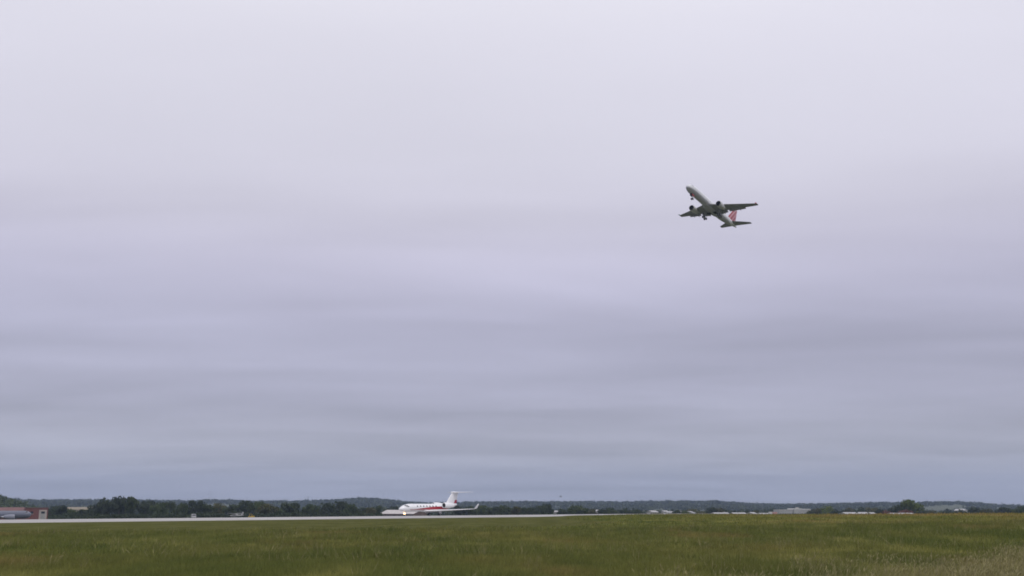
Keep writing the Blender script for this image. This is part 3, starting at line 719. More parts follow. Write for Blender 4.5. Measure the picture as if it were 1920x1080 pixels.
        # main gear: tilted four-wheel truck
        g = MB().tube((-23.3, sg * 3.3, -1.4), (-23.8, sg * 3.66, -3.9), .20, .16).tube((-23.4, sg * 2.2, -1.8), (-23.75, sg * 3.6, -3.0), .09).tube((-22.9, sg * 3.66, -3.95), (-24.7, sg * 3.66, -4.3), .13).build('main_gear', M_STRUT, t)
        for xx, zz_ in ((-23.05, -3.92), (-24.55, -4.26)):
            for yy in (-.45, .45):
                w_, rim = wheel('wheel', g, (xx, sg * 3.66 + yy, zz_), .58, .42, M_TYRE, M_STRUT); rim.build('wheel_rim', M_STRUT, g)
        MB().add([(-22.6, sg * 4.15, -1.5), (-24.6, sg * 4.15, -1.5), (-24.4, sg * 4.0, -3.2), (-22.8, sg * 4.0, -3.2), (-22.6, sg * 4.2, -1.5), (-24.6, sg * 4.2, -1.5), (-24.4, sg * 4.05, -3.2), (-22.8, sg * 4.05, -3.2)],
                 [(0, 1, 2, 3), (7, 6, 5, 4), (0, 4, 5, 1), (1, 5, 6, 2), (2, 6, 7, 3), (3, 7, 4, 0)]).build('gear_door', M_WING, g, smooth=False)
        MB().box(-25.0, -22.7, min(sg * .6, sg * 2.2), max(sg * .6, sg * 2.2), -2.47, -2.405).build('wheel_well', M_DARK, g, smooth=False)
    g = MB().tube((-5.2, 0, -1.6), (-5.4, 0, -3.85), .15, .11).tube((-4.2, 0, -1.8), (-5.35, 0, -2.9), .07).tube((-5.4, -.42, -3.88), (-5.4, .42, -3.88), .07).build('nose_gear', M_STRUT, t)
    for yy in (-.34, .34):
        w_, rim = wheel('wheel', g, (-5.4, yy, -3.88), .50, .38, M_TYRE, M_STRUT); rim.build('wheel_rim', M_STRUT, g)
    for yy in (-.55, .55):
        MB().box(-6.1, -4.1, yy - .03, yy + .03, -2.75, -1.75).build('gear_door', M_REDP if yy > 0 else M_DARK, g, smooth=False)
    MB().box(-6.2, -3.9, -.42, .42, -2.03, -1.9).build('wheel_well', M_DARK, g, smooth=False)
airliner()

# ------------------------------------------------------------------ the business jet on the runway
def business_jet():
    yaw = math.radians(231.7); nx, ny = -34.4, 340.2
    n_ = float(rn_of(nx, ny)); gzj = -.0125 * (n_ - CREST + 2)
    t = thing('business_jet', 'white business jet with red side stripe and T-tail rolling on the runway', 'airplane', (nx, ny, gzj), (0, 0, yaw))
    m, nt, b, _ = new_mat('jet_livery'); oc = objcoord(nt); sp = nt.nodes.new('ShaderNodeSeparateXYZ'); nt.links.new(oc, sp.inputs[0])
    s_ = mth(nt, 'MULTIPLY', sp.outputs[0], -1.0)
    # red cheat line: hairline at the nose, broad ahead of the engines, ending on the tail cone
    k = smooth(nt, s_, 3.0, 17.0)
    ctr = mth(nt, 'ADD', 1.98, mth(nt, 'MULTIPLY', k, .44))
    half = mth(nt, 'ADD', .06, mth(nt, 'MULTIPLY', smooth(nt, s_, 4.5, 15.0), .40))
    dz = mth(nt, 'ABSOLUTE', mth(nt, 'SUBTRACT', sp.outputs[2], ctr))
    on = mth(nt, 'LESS_THAN', mth(nt, 'SUBTRACT', dz, half), 0.0)
    on = mth(nt, 'MULTIPLY', on, mth(nt, 'MULTIPLY', mth(nt, 'GREATER_THAN', s_, 3.6), mth(nt, 'LESS_THAN', s_, 22.5)))
    pin = mth(nt, 'LESS_THAN', mth(nt, 'ABSOLUTE', mth(nt, 'SUBTRACT', sp.outputs[2], mth(nt, 'SUBTRACT', ctr, mth(nt, 'ADD', half, .16)))), .045)
    pin = mth(nt, 'MULTIPLY', pin, mth(nt, 'MULTIPLY', mth(nt, 'GREATER_THAN', s_, 4.0), mth(nt, 'LESS_THAN', s_, 12.0)))
    c = mixc(nt, on, (.86, .86, .87), (.36, .006, .02)); c = mixc(nt, pin, c, (.35, .2, .2))
    nt.links.new(c, b.inputs['Base Color']); b.inputs['Roughness'].default_value = .22; b.inputs['Coat Weight'].default_value = .3
    W = mat_plain('jet_white', (.84, .84, .85), .22, .03, .5)
    fz = Fuse(26.6, 1.2, 3.72, 1.33, 1.98, 3.6, 4.8, 2.6, 18.2, .12, 3.72, 3.35, 2.0, 1.75, 2.0)
    h = fz.hull('fuselage', m, t)
    for sg in (1, -1):
        for i in range(7):
            s0 = 6.6 + i * 1.42; zc_ = 2.98
            hw, top, bot = fz.sec(s0); a = math.asin((zc_ - (top + bot) / 2) / ((top - bot) / 2))
            a0, a1 = a - .17, a + .17
            if sg < 0: a0, a1 = math.pi - a0, math.pi - a1
            fz.patch('cabin_window', M_GLASS, h, s0, s0 + .66, a0, a1, .012, corner=.9)
        for (a0, a1, t0, t1) in ((1.30, .92, 1.75, 2.5), (.86, .55, 2.0, 3.0), (.50, .30, 2.5, 3.3)):
            b0, b1 = (a0, a1) if sg > 0 else (math.pi - a0, math.pi - a1)
            fz.patch('cockpit_window', M_GLASS, h, t0, t1, b0, b1, .015)
        wg = wing_mesh([((-9.9, sg * .5, 1.50), 6.6, .12, .02), ((-11.0, sg * 1.4, 1.52), 5.6, .12, .02), ((-14.2, sg * 6.4, 1.76), 3.7, .11, .01), ((-18.4, sg * 13.2, 2.12), 1.75, .10, 0), ((-18.7, sg * 13.5, 2.15), 1.5, .10, 0)], 'wing', W, t)
        wing_mesh([((-18.75, sg * 13.45, 2.13), 1.45, .09, 0, (0, -sg, .35)), ((-19.2, sg * 13.72, 2.3), 1.25, .09, 0, (0, -sg, .2)), ((-20.2, sg * 14.15, 3.55), .75, .08, 0, (0, -sg, .15)), ((-20.45, sg * 14.2, 3.72), .45, .06, 0, (0, -sg, .1))], 'winglet', W, wg)
        e = jet_engine(t, (-17.75, sg * 2.28, 3.25), 4.6, .88, (W, W))
        MB().loft([[(-18.8, sg * 1.0, 3.3), (-18.8, sg * 1.7, 3.32), (-18.8, sg * 1.7, 3.2), (-18.8, sg * 1.0, 3.18)], [(-20.0, sg * .9, 3.38), (-20.0, sg * 1.7, 3.4), (-20.0, sg * 1.7, 3.14), (-20.0, sg * .9, 3.12)], [(-21.8, sg * .8, 3.3), (-21.8, sg * 1.7, 3.32), (-21.8, sg * 1.7, 3.2), (-21.8, sg * .8, 3.18)]]).build('pylon', W, t)
        wing_mesh([((-24.2, sg * .05, 7.36), 3.3, .10, 0), ((-24.6, sg * .7, 7.38), 3.0, .09, 0), ((-27.6, sg * 5.1, 7.44), 1.35, .08, 0), ((-27.9, sg * 5.35, 7.45), .9, .05, 0)], 'tailplane', W, t)
        g = MB().tube((-15.7, sg * 2.1, 1.55), (-15.9, sg * 2.2, .5), .12, .10).tube((-15.2, sg * 2.1, 1.5), (-15.85, sg * 2.2, .8), .05).tube((-15.9, sg * 1.95, .44), (-15.9, sg * 2.45, .44), .07).build('main_gear', M_STRUT, t)
        for yy in (-.24, .24):
            w_, rim = wheel('wheel', g, (-15.9, sg * 2.2 + yy, .44), .44, .24, M_TYRE, M_STRUT); rim.build('wheel_rim', M_STRUT, g)
        MB().box(-16.4, -15.3, min(sg * 2.55, sg * 2.6), max(sg * 2.55, sg * 2.6), .75, 1.5).build('gear_door', W, g, smooth=False)
    # fin with red patch low on the rudder
    m2, nt, b, _ = new_mat('jet_fin_paint'); oc = objcoord(nt); sp = nt.nodes.new('ShaderNodeSeparateXYZ'); nt.links.new(oc, sp.inputs[0])
    s_ = mth(nt, 'MULTIPLY', sp.outputs[0], -1.0)
    edge = mth(nt, 'ADD', 24.9, mth(nt, 'MULTIPLY', mth(nt, 'SUBTRACT', sp.outputs[2], 3.9), .62))
    on = mth(nt, 'MULTIPLY', mth(nt, 'GREATER_THAN', s_, edge), mth(nt, 'MULTIPLY', mth(nt, 'LESS_THAN', sp.outputs[2], 5.0), mth(nt, 'GREATER_THAN', sp.outputs[2], 3.9)))
    nt.links.new(mixc(nt, on, (.80, .80, .82), (.34, .02, .04)), b.inputs['Base Color']); b.inputs['Roughness'].default_value = .25
    wing_mesh([((-20.2, 0, 3.45), 6.3, .09, 0), ((-21.3, 0, 3.95), 5.2, .09, 0), ((-24.2, 0, 7.25), 3.0, .09, 0), ((-24.3, 0, 7.40), 2.9, .08, 0)], 'fin', m2, t, (0, 1, 0))
    MB().lathe([(.5, .02), (.35, .13), (0, .2), (-2.2, .2), (-3.0, .1), (-3.4, .02)], (-24.2, 0, 7.42), 14).build('fin_bullet', W, t)
    g = MB().tube((-2.5, 0, 1.5), (-2.6, 0, .34), .09, .07).tube((-3.3, 0, 1.4), (-2.62, 0, .75), .04).tube((-2.6, -.22, .3), (-2.6, .22, .3), .05).build('nose_gear', M_STRUT, t)
    for yy in (-.17, .17):
        w_, rim = wheel('wheel', g, (-2.6, yy, .30), .30, .18, M_TYRE, M_STRUT); rim.build('wheel_rim', M_STRUT, g)
    ML = mat_emit('landing_lamp', (1.0, .60, .28), 9)
    for yy in (-.2, .2):
        l = MB().lathe([(.14, .01), (.13, .12), (.10, .17), (.0, .17)], (-2.42, yy, .78), 16).build('landing_light', ML, g)
        MB().lathe([(.0, .172), (.10, .19), (-.05, .17), (-.16, .05), (-.17, .01)], (-2.42, yy, .78), 16).build('lamp_housing', M_STRUT, l)
business_jet()

# ------------------------------------------------------------------ grey aircraft parked by the red building
def transport():
    D = 585; nose = P(58.5, 964.4, D); g = float(gz(nose.x, nose.y))
    t = thing('transport_aircraft', 'blue-grey transport aircraft parked in front of the red brick building', 'airplane', (nose.x, nose.y, g), (0, 0, math.radians(20)))
    G = mat_plain('aircraft_grey', (.14, .152, .195), .35, .1, .4); G2 = mat_plain('aircraft_pale_grey', (.22, .23, .28), .35, .1, .6)
    zb = P(20, 957.6, D).z - g
    fz = Fuse(39, 1.95, zb, zb - 4.0, zb - 2.0, 3.0, 3.6, 3.2, 26, .3, zb - .1, zb - 1.0)
    h = fz.hull('fuselage', G, t)
    for sg in (1, -1):
        for (a0, a1, t0, t1) in ((1.3, .95, 1.7, 2.4), (.9, .6, 1.8, 2.7)):
            b0, b1 = (a0, a1) if sg > 0 else (math.pi - a0, math.pi - a1)
            fz.patch('cockpit_window', M_GLASS, h, t0, t1, b0, b1, .02)
        wing_mesh([((-10.5, sg * 1.0, zb - 3.2), 9.5, .12, 0), ((-17.5, sg * 8, zb - 2.6), 5, .11, 0), ((-27, sg * 19.5, zb - 1.6), 2.2, .1, 0)], 'wing', G, t)
        jet_engine(t, (-7.3, sg * 7.6, zb - 3.15), 5.2, 1.3, (G2, G2))
        MB().loft([[(-10, sg * 7.6 - .15, zb - 2.1), (-10, sg * 7.6 + .15, zb - 2.1), (-10, sg * 7.6 + .15, zb - 2.4), (-10, sg * 7.6 - .15, zb - 2.4)], [(-18, sg * 7.6 - .15, zb - 2.5), (-18, sg * 7.6 + .15, zb - 2.5), (-18, sg * 7.6 + .15, zb - 3.0), (-18, sg * 7.6 - .15, zb - 3.0)]]).build('pylon', G, t)
        wing_mesh([((-32, sg * .5, zb - .8), 4.5, .1, 0), ((-36.5, sg * 6, zb - .4), 2, .1, 0)], 'tailplane', G, t)
        gm = MB().tube((-17, sg * 3.2, zb - 3.4), (-17, sg * 3.4, .5), .16).build('main_gear', M_STRUT, t)
        for xx in (-16.4, -17.6):
            w_, rim = wheel('wheel', gm, (xx, sg * 3.4, .5), .5, .4, M_TYRE, M_STRUT)
    wing_mesh([((-31, 0, zb - .4), 6, .1, 0), ((-35.5, 0, zb + 6), 2.6, .1, 0)], 'fin', G, t, (0, 1, 0))
    gn_ = MB().tube((-3.6, 0, max(.8, zb - 3.9)), (-3.7, 0, .4), .11).build('nose_gear', M_STRUT, t)
    wheel('wheel', gn_, (-3.7, 0, .4), .4, .3, M_TYRE, M_STRUT)
transport()

# ------------------------------------------------------------------ buildings
def corner(px, py, D): p = P(px, py, D); return p
M_BRICK = None
def mat_brick():
    m, nt, b, _ = new_mat('red_brick'); oc = objcoord(nt)
    br = nt.nodes.new('ShaderNodeTexBrick'); br.inputs['Scale'].default_value = 1.0; br.inputs['Brick Width'].default_value = .3; br.inputs['Row Height'].default_value = .1; br.inputs['Mortar Size'].default_value = .008
    br.inputs['Color1'].default_value = (.185, .060, .055, 1); br.inputs['Color2'].default_value = (.15, .045, .042, 1); br.inputs['Mortar'].default_value = (.2, .12, .1, 1)
    mp = nt.nodes.new('ShaderNodeMapping'); mp.inputs['Rotation'].default_value = (math.pi / 2, 0, 0); nt.links.new(oc, mp.inputs[0]); nt.links.new(mp.outputs[0], br.inputs['Vector'])
    n = noise(nt, oc, .25, 4, .6); s = nt.nodes.new('ShaderNodeVectorMath'); s.operation = 'SCALE'; nt.links.new(br.outputs[0], s.inputs[0])
    f = nt.nodes.new('ShaderNodeMapRange'); nt.links.new(n, f.inputs[0]); f.inputs[3].default_value = .75; f.inputs[4].default_value = 1.25; nt.links.new(f.outputs[0], s.inputs['Scale'])
    nt.links.new(s.outputs[0], b.inputs['Base Color']); b.inputs['Roughness'].default_value = .9
    return m
M_CREAM = mat_plain('cream_paint', (.44, .38, .34), .7, .15, .6)
M_ROOFW = mat_plain('white_roof_sheet', (.42, .415, .41), .5, .12, .25)
M_ROOFR = mat_plain('dark_red_roof', (.16, .068, .06), .7, .2, .3)
M_WALLG = mat_plain('grey_wall', (.36, .36, .35), .8, .15, .25)
M_WALLP = mat_plain('pale_wall', (.52, .50, .47), .8, .15, .25)
M_WALLB = mat_plain('brown_wall', (.13, .085, .065), .8, .2, .3)
M_PANE = mat_plain('window_pane', (.03, .035, .045), .12, .2, .6)
M_TRIM = mat_plain('white_trim', (.72, .71, .68), .6, .1, .5)

def brick_building():
    D = 640; c = P(45, 960, D); g = float(gz(c.x, c.y)) - .1; k = D / F * CP * 1.0
    t = thing('brick_building', 'red brick building with a cream framed door by the parked aircraft', 'building', (P(90, 960, D).x, D, g), (0, 0, .40))
    X = lambda px: (P(px, 960, D).x - P(90, 960, D).x) * .915
    Z = lambda py: P(45, py, D).z - g
    MB().box(X(46), 0, 0, 16, 0, Z(953.2)).build('wall', mat_brick(), t, smooth=False)
    MB().box(X(46) - .1, .25, -.25, 16.2, Z(953.2), Z(951.8)).build('parapet', M_ROOFR, t, smooth=False)
    w2 = MB().box(X(-60), X(46) - .02, .6, 15.6, 0, Z(956.5)).build('wall', t.children[0].data.materials[0], t, smooth=False)
    r = MB(); x0, x1 = X(-60) - .3, X(46) - .15; z0, z1 = Z(957.2), Z(951.2)
    r.add([(x0, -.2, z0), (x1, -.2, z0), (x1, 8, z1), (x0, 8, z1), (x1, 16.2, z0), (x0, 16.2, z0), (x0, -.2, z0 - .25), (x1, -.2, z0 - .25), (x1, 16.2, z0 - .25), (x0, 16.2, z0 - .25)],
          [(0, 1, 2, 3), (3, 2, 4, 5), (6, 7, 1, 0), (8, 9, 5, 4), (1, 7, 8, 4, 2), (0, 3, 5, 9, 6)]).build('roof', M_ROOFR, t, smooth=False)
    dx0, dx1, dz1 = X(73.2), X(88), Z(956)
    fr = MB().box(dx0, dx0 + .8, -.30, -.003, 0, dz1).box(dx1 - .8, dx1, -.30, -.003, 0, dz1).box(dx0 + .8, dx1 - .8, -.30, -.003, dz1 - .8, dz1)
    d = MB().box(dx0 + .8, dx1 - .8, -.14, -.004, 0, dz1 - .8).build('door', M_WALLG, t, smooth=False)
    fr.build('door_frame', M_CREAM, d, smooth=False)
    MB().box(X(77.3), X(84), -.2, -.142, Z(963), Z(958.9)).build('door_window', M_PANE, d, smooth=False)
    wn = MB().box(X(56.5), X(62.5), -.12, -.003, Z(963.2), Z(958.8)).build('window', M_PANE, t, smooth=False)
    MB().box(X(56), X(63), -.22, -.004, Z(963.9), Z(963.25)).build('sill', M_CREAM, wn, smooth=False)
brick_building()

def gable(name, label, px, D, L, W, He, Hr, yaw, roof, wall, cat='building', group=None, zoff=0.0, windows=0, fascia=None, base=None):
    """gabled building: L along local x, W along y; centre at pixel column px"""
    c = P(px, 960, D); g = (float(gz(c.x, c.y)) if base is None else base) - .1 + zoff
    t = thing(name, label, cat, (c.x, c.y, g), (0, 0, yaw), group)
    w = MB(); a, b = L / 2, W / 2
    w.add([(-a, -b, 0), (a, -b, 0), (a, b, 0), (-a, b, 0), (-a, -b, He), (a, -b, He), (a, b, He), (-a, b, He), (-a, 0, Hr), (a, 0, Hr)],
          [(0, 1, 5, 4), (2, 3, 7, 6), (1, 2, 6, 9, 5), (3, 0, 4, 8, 7), (4, 5, 9, 8), (6, 7, 8, 9)]).build('wall', wall, t, smooth=False)
    o, th = .5, .18; sl = (Hr - He) / b
    r = MB()
    for s in (1, -1):
        y0 = -s * (b + o); z0 = He - sl * o + .03
        vs = [(-a - o, y0, z0), (a + o, y0, z0), (a + o, 0, Hr + .03), (-a - o, 0, Hr + .03)]; vs += [(x, y, z + th) for x, y, z in vs]
        f = [(4, 5, 6, 7), (3, 2, 1, 0), (0, 1, 5, 4), (1, 2, 6, 5), (3, 0, 4, 7)]
        r.add(vs, f if s > 0 else [tuple(reversed(q)) for q in f])
    r.build('roof', roof, t, smooth=False)
    if fascia:
        MB().box(-a - o, a + o, -b - o - .06, -b - o - .004, He - sl * o - .45, He - sl * o + .02).build('fascia', fascia, t, smooth=False)
    for i in range(windows):
        x = -a + (i + .5) * L / windows
        wn = MB().box(x - .8, x + .8, -b - .06, -b - .003, He * .35, He * .75).build('window', M_PANE, t, smooth=False)
        MB().box(x - .95, x + .95, -b - .12, -b - .062, He * .29, He * .35).build('sill', M_TRIM, wn, smooth=False)
    dr = MB().box(a + .003, a + .07, -1.4, 1.4, 0, min(He * .8, 3.0)).build('door', M_WALLB, t, smooth=False)
    MB().box(a + .071, a + .12, .9, 1.0, .9, 1.2).build('handle', M_METAL, dr, smooth=False)
    return t
def gz_at(px, D): c = P(px, 960, D); return float(gz(c.x, c.y)) - .1
def zat(py, D): return P(960, py, D).z
# pale hangar behind the jet
D = 880; b0 = gz_at(757, D)
gable('hangar', 'low hangar with pale sheet roof and brown walls behind the business jet', 757, D, 36, 16, zat(963.3, D - 5) - b0, zat(956.6, D) - b0, math.radians(-38), mat_plain('warm_roof_sheet', (.56, .52, .49), .6, .12, .25), M_WALLB, windows=6, fascia=M_WALLB)
def house(label, px, yt, ye, wpx, D, yaw=0.0, roof=None, wall=None, name='house', cat='house', group=None, W=8.0, windows=3, base=None):
    b0 = gz_at(px, D) if base is None else base - .1
    He = max(1.6, zat(ye, D) - b0); Hr = max(He + .5, zat(yt, D) - b0)
    return gable(name, label, px, D, wpx * D / F / max(.5, math.cos(yaw)), W, He, Hr, yaw, roof or M_ROOFW, wall or M_WALLP, cat, group, windows=windows, base=base)
house('small white house beside the dark round-topped tree', 1041.5, 957.8, 960.0, 10, 800, .3)
house('tiny pale house half hidden between trees beyond the runway end', 1122, 956.2, 958.5, 7, 850, -.2)
house('white roofed house with a bright peak, beside the olive scrub', 1223, 957.6, 960.5, 11, 860, .5)
house('white roofed cottage peeping over low scrub between two houses', 1246, 957.6, 959.6, 7, 880, .2)
house('pale grey house next to the dark round bush', 1257, 959.2, 961.2, 7, 850, -.4)
house('pale cottage hugging the far side of the dark round bush', 1279, 958.6, 961, 6, 860, .7)
house('narrow pale house tucked into the olive trees', 1292, 958.8, 961.5, 6, 850, .9)
house('long low white-roofed hangar with an upright vent at its end', 1350, 961.5, 963.9, 25, 700, .10, name='long_hangar', cat='hangar', W=10)
house('low white-roofed hangar beside the one with the upright vent', 1384, 961.5, 963.9, 22, 705, .05, name='long_hangar', cat='hangar', W=10)
house('short white shed beside the dark tree amid the low hangars', 1409, 960.8, 963.5, 8, 720, .6, name='shed', cat='shed', W=6)
house('low white hangar beside the white and pink storage boxes', 1430, 962.3, 964, 15, 720, .05, name='long_hangar', cat='hangar', W=9)
house('white sloping-roof hangar past the grey office block', 1591, 961.0, 963.9, 22, 700, .16, name='long_hangar', cat='hangar', W=10)
house('bright white hangar with lower roof by the reddish shrub', 1617, 960.8, 963.9, 13, 690, -.25, name='long_hangar', cat='hangar', W=10)
house('small white shed against the bright white hangar', 1633, 961.2, 963.7, 8, 700, .2, name='shed', cat='shed', W=7)
house('very long low white roof below the large bright green tree', 1688, 962.3, 964, 40, 690, .02, name='long_hangar', cat='hangar', W=8)
house('white-roofed farm building on rising ground behind dark trees', 1802, 954.4, 957.4, 12, 1100, -.75, wall=M_WALLG, name='farm_building', cat='building', W=10)
# upright vent of the long hangar as its part
vh = [o for o in bpy.data.objects if o.get('label', '').startswith('long low white-roofed hangar')][0]
vz = zat(959.8, 700) - vh.location.z
MB().box(2.4, 3.3, -.5, .5, vz - 1.6, vz).build('vent', M_ROOFW, vh, smooth=False)

def office():
    D = 960; b0 = gz_at(1490, D); X = lambda px: P(px, 960, D).x - P(1490, 960, D).x
    wall = mat_plain('office_wall', (.46, .455, .44), .8, .15, .25)
    t = thing('office_block', 'grey flat-roofed office block with pale parapets beyond the meadow crest', 'building', (P(1490, 960, D).x, D, b0), (0, 0, .04))
    z1, z2 = zat(954.6, D) - b0, zat(953.4, D) - b0
    for x0, x1, y0, zt in ((1461, 1488, 0, z1 - .4), (1488, 1503, -1.5, z2), (1503, 1521, .8, z1 + .2)):
        w = MB().box(X(x0), X(x1) - .02, y0, 18, 0, zt - .7).build('wall', wall, t, smooth=False)
        MB().box(X(x0) - .12, X(x1) - .1, y0 - .2, 18.1, zt - .7, zt).build('parapet', M_TRIM if x0 > 1470 else M_WALLP, w, smooth=False)
        n = int((x1 - x0) / 4)
        for i in range(n):
            for fl in (0, 1):
                xx = X(x0) + (i + .5) * (X(x1) - X(x0)) / n; zz_ = .9 + fl * 3.3
                if zz_ + 1.6 > zt - .8: continue
                wn = MB().box(xx - .65, xx + .65, y0 - .06, y0 - .003, zz_, zz_ + 1.5).build('window', M_PANE, w, smooth=False)
    MB().box(X(1497), X(1501), 4, 8, z2 + .002, z2 + .9).build('roof_unit', M_WALLP, t, smooth=False)
office()
def storage(name, label, px0, px1, yt, D, mat):
    c = P((px0 + px1) / 2, 960, D); b0 = gz_at((px0 + px1) / 2, D); wd = (px1 - px0) * D / F; h = zat(yt, D) - b0
    t = thing(name, label, 'container', (c.x, c.y, b0), (0, 0, .12))
    m = MB(); n = 14
    prof = [(-wd / 2 + wd * i / n, -1.25 - (.06 if i % 2 else 0)) for i in range(n + 1)] + [(wd / 2, 1.25), (-wd / 2, 1.25)]
    m.loft([[(x, y, z) for x, y in prof] for z in (.12, h - .12)]).build('body', mat, t, smooth=False)
    MB().box(-wd / 2 - .05, wd / 2 + .05, -1.36, 1.3, h - .115, h).build('roof', mat, t, smooth=False)
    MB().box(-wd / 2 - .03, wd / 2 + .03, -1.34, 1.28, 0, .115).build('base', M_WALLB, t, smooth=False)
storage('storage_container', 'white storage container beside the pink one', 1442, 1448.6, 959.6, 660, M_TRIM)
storage('storage_container', 'pinkish red storage container beside the white one', 1449.4, 1456, 959.9, 655, mat_plain('pink_paint', (.62, .36, .34), .6, .15, .6))

# ------------------------------------------------------------------ small vehicles on the far apron
def van():
    D = 520; c = P(363, 968, D); g = float(gz(c.x, c.y)); W = mat_plain('van_paint', (.46, .46, .46), .4, .1, 1)
    t = thing('van', 'white van parked at the foot of the tree belt behind the runway', 'van', (c.x, c.y, g), (0, 0, math.radians(-68)))
    prof = [(2.4, .45), (2.4, 1.0), (1.7, 1.2), (1.2, 1.9), (1.0, 2.0), (-2.3, 2.02), (-2.42, 1.9), (-2.42, .45)]
    MB().loft([[(x, y * (.9 if z > 1.5 else 1.0), z) for x, z in prof] for y in (-.95, .95)]).build('body', W, t, smooth=False)
    MB().add([(1.72, -.8, 1.24), (1.72, .8, 1.24), (1.26, .72, 1.86), (1.26, -.72, 1.86)], [(0, 1, 2, 3)]).build('windscreen', M_PANE, t).location.x = .03
    for s in (1, -1):
        MB().add([(1.5, s * .96, 1.25), (.4, s * .96, 1.25), (.4, s * .91, 1.8), (1.15, s * .91, 1.8)], [(0, 1, 2, 3)]).build('side_window', M_PANE, t)
        for x in (1.5, -1.5): wheel('wheel', t, (x, s * .85, .35), .35, .22, M_TYRE, M_STRUT)
        MB().box(2.4, 2.44, s * .7 - .15, s * .7 + .15, .8, 1.0).build('headlight', M_METAL, t, smooth=False)
van()
def tug():
    D = 520; c = P(471.5, 967, D); g = float(gz(c.x, c.y)); Yl = mat_plain('yellow_paint', (.55, .36, .03), .5, .15, 1)
    t = thing('tug', 'small yellow airport tug in front of the broad very dark tree', 'tug', (c.x, c.y, g), (0, 0, .4))
    MB().loft([[(x, y, z) for x, z in ((1.4, .3), (1.4, .8), (1.2, .95), (.1, 1.0), (-.1, .8), (-1.4, .85), (-1.4, .3))] for y in (-.6, .6)]).build('body', Yl, t, smooth=False)
    cabm = MB()
    for x in (-.9, .15):
        for y in (-.52, .52): cabm.tube((x, y, .85), (x, y, 1.72), .05, n=6)
    cabm.build('cab_frame', Yl, t); MB().box(-1.05, .3, -.6, .6, 1.72, 1.8).build('cab_roof', Yl, t, smooth=False)
    MB().box(-.8, -.3, -.35, .35, .83, 1.2).build('seat', M_DARK, t, smooth=False)
    for x in (.95, -.95):
        for y in (-.55, .55): wheel('wheel', t, (x, y, .3), .3, .2, M_TYRE, M_STRUT)
tug()
def light_plane():
    D = 530; c = P(432, 967, D); g = float(gz(c.x, c.y)); W = mat_plain('weathered_white', (.40, .40, .39), .5, .15, 1)
    t = thing('light_aircraft', 'small white propeller aircraft parked behind the runway near the yellow tug', 'airplane', (c.x, c.y, g), (0, 0, math.radians(160)))
    rr = []
    for x, w, zt, zb in ((.0, .22, 1.25, .85), (-.25, .42, 1.42, .7), (-1.2, .5, 1.55, .62), (-1.9, .52, 2.05, .6), (-3.0, .5, 2.05, .65), (-4.0, .36, 1.7, .8), (-5.6, .2, 1.5, 1.05), (-7.0, .07, 1.4, 1.2)):
        rr.append([(x, w * math.cos(a), (zt + zb) / 2 + (zt - zb) / 2 * math.sin(a)) for a in [2 * math.pi * i / 14 for i in range(14)]])
    h = MB().loft(rr).build('fuselage', W, t)
    MB().add([(-1.55, -.4, 1.66), (-1.55, .4, 1.66), (-1.9, .38, 2.02), (-1.9, -.38, 2.02)], [(0, 1, 2, 3)]).build('windscreen', M_PANE, h).location = (.06, 0, .04)
    MB().loft([foil_ring((-1.8, y, 2.10 + abs(y) * .03), 1.5 if abs(y) < 3 else 1.15, .1) for y in (-5.4, -3, 0, 3, 5.4)]).build('wing', W, t)
    MB().loft([foil_ring((-6.1, y, 1.32), .95 if abs(y) < .5 else .7, .08) for y in (-1.7, 0, 1.7)]).build('tailplane', W, t)
    wing_mesh([((-5.6, 0, 1.35), 1.5, .08, 0), ((-6.6, 0, 2.9), .75, .08, 0)], 'fin', W, t, (0, 1, 0))
    MB().lathe([(.32, .02), (.2, .1), (0, .16)], (0, 0, 1.05), 12).build('spinner', M_REDP, t)
    MB().box(.1, .14, -.06, .06, .15, 1.95).build('propeller', M_DARK, t, smooth=False)
    for p0, p1 in (((-.7, 0, .8), (-.6, 0, .25)), ((-2.6, .4, .8), (-2.6, 1.2, .25)), ((-2.6, -.4, .8), (-2.6, -1.2, .25))):
        lg = MB().tube(p0, p1, .05, n=6).build('gear_leg', M_STRUT, t); wheel('wheel', lg, p1, .24, .15, M_TYRE, M_STRUT)
    for s in (1, -1): MB().tube((-2.1, s * .45, 1.0), (-2.3, s * 2.6, 2.12), .04, n=6).build('wing_strut', W, t)
light_plane()

# ------------------------------------------------------------------ masts on the hills, a bird
M_MAST = mat_plain('mast_steel', (.22, .22, .23), .6, .2, 1)
def mast(label, px, ytop, D, w, panels=False, base=None):
    p = P(px, ytop, D); g = hill_z1(p.x, p.y) if base is None else base
    t = thing('radio_mast', label, 'mast', (p.x, p.y, g), (0, 0, .3)); H = p.z - g; m = MB()
    legs = [(w * math.cos(a), w * math.sin(a)) for a in (0, 2.094, 4.189)]
    for x, y in legs: MB().tube((x, y, 0), (x * .35, y * .35, H), w * .1, w * .07, 6).build('leg', M_MAST, t)
    n = max(5, int(H / (w * 2.2))); br = MB()
    for i in range(n):
        z0, z1 = H * i / n, H * (i + 1) / n; k0, k1 = 1 - .65 * i / n, 1 - .65 * (i + 1) / n
        for j in range(3):
            a, b = legs[j], legs[(j + 1) % 3]; br.tube((a[0] * k0, a[1] * k0, z0), (b[0] * k1, b[1] * k1, z1), w * .05, n=4)
    br.build('bracing', M_MAST, t)
    hd = MB()
    for a in (.3, 2.4, 4.5): hd.box(w * .6 * math.cos(a) - .3, w * .6 * math.cos(a) + .3, w * .6 * math.sin(a) - .3, w * .6 * math.sin(a) + .3, H * .9, H * (.99 if panels else .94))
    hd.build('antenna_panel', M_MAST, t, smooth=False)
mast('slender radio mast rising above the hills near the broad very dark tree', 394.5, 921, 3200, 1.4)
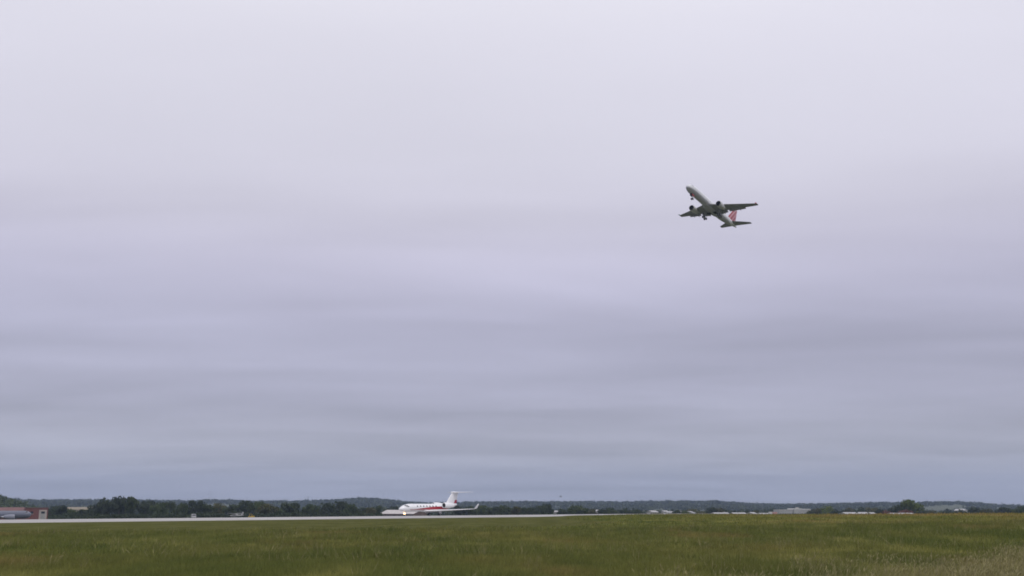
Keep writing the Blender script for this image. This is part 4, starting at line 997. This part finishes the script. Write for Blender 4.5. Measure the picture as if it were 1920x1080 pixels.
mast('short stubby antenna tower on the hill crest', 577.5, 930.5, 3200, 2.6, True)
c = P(1429, 944.5, 1500)
mast('thin lattice mast standing behind the low white hangars', 1429, 944.5, 1500, 1.0, False, float(gz(c.x, c.y)))

def bird():
    c = P(1051.5, 931, 340)
    t = thing('bird', 'tiny dark bird flying just above the hills', 'bird', c, (.35, .05, .3))
    t.scale = (1.3, 1.3, 1.3); m = MB(); rr = []
    for x, r in ((.24, .01), (.2, .035), (.15, .04), (.08, .06), (0, .075), (-.1, .06), (-.2, .03), (-.33, .012)):
        rr.append([(x, r * math.cos(a), r * math.sin(a)) for a in [2 * math.pi * i / 10 for i in range(10)]])
    m.loft(rr)
    for s in (1, -1):
        q = [((.10, s * .05, .02), .2), ((.14, s * .25, .12), .2), ((.06, s * .45, .10), .16), ((-.05, s * .66, .04), .05)]
        m.loft([foil_ring(p, ch, .05) for p, ch in q])
    m.add([(-.28, -.03, .01), (-.28, .03, .01), (-.45, .09, .0), (-.45, -.09, .0), (-.28, -.03, -.01), (-.28, .03, -.01), (-.45, .09, -.012), (-.45, -.09, -.012)], [(0, 1, 2, 3), (7, 6, 5, 4), (0, 3, 7, 4), (1, 5, 6, 2), (3, 2, 6, 7), (0, 4, 5, 1)])
    m.build('body', mat_plain('dark_feathers', (.03, .03, .032), .8, .2, 5), t)
bird()

# ------------------------------------------------------------------ haze over the whole plain
def haze():
    o = MB().box(-6200, 6200, -6200, 6200, -22, 165).build('haze', [], smooth=False)
    m = bpy.data.materials.new('haze_air'); m.use_nodes = True; nt = m.node_tree; nt.nodes.clear()
    out = nt.nodes.new('ShaderNodeOutputMaterial'); v = nt.nodes.new('ShaderNodeVolumePrincipled')
    v.inputs['Color'].default_value = (.48, .60, .86, 1); v.inputs['Density'].default_value = 1.1e-4; v.inputs['Anisotropy'].default_value = 0.0
    nt.links.new(v.outputs[0], out.inputs['Volume']); o.data.materials.append(m)
    tag(o, 'thin blue-grey haze lying over the plain and hills', 'haze', kind='stuff')
haze()
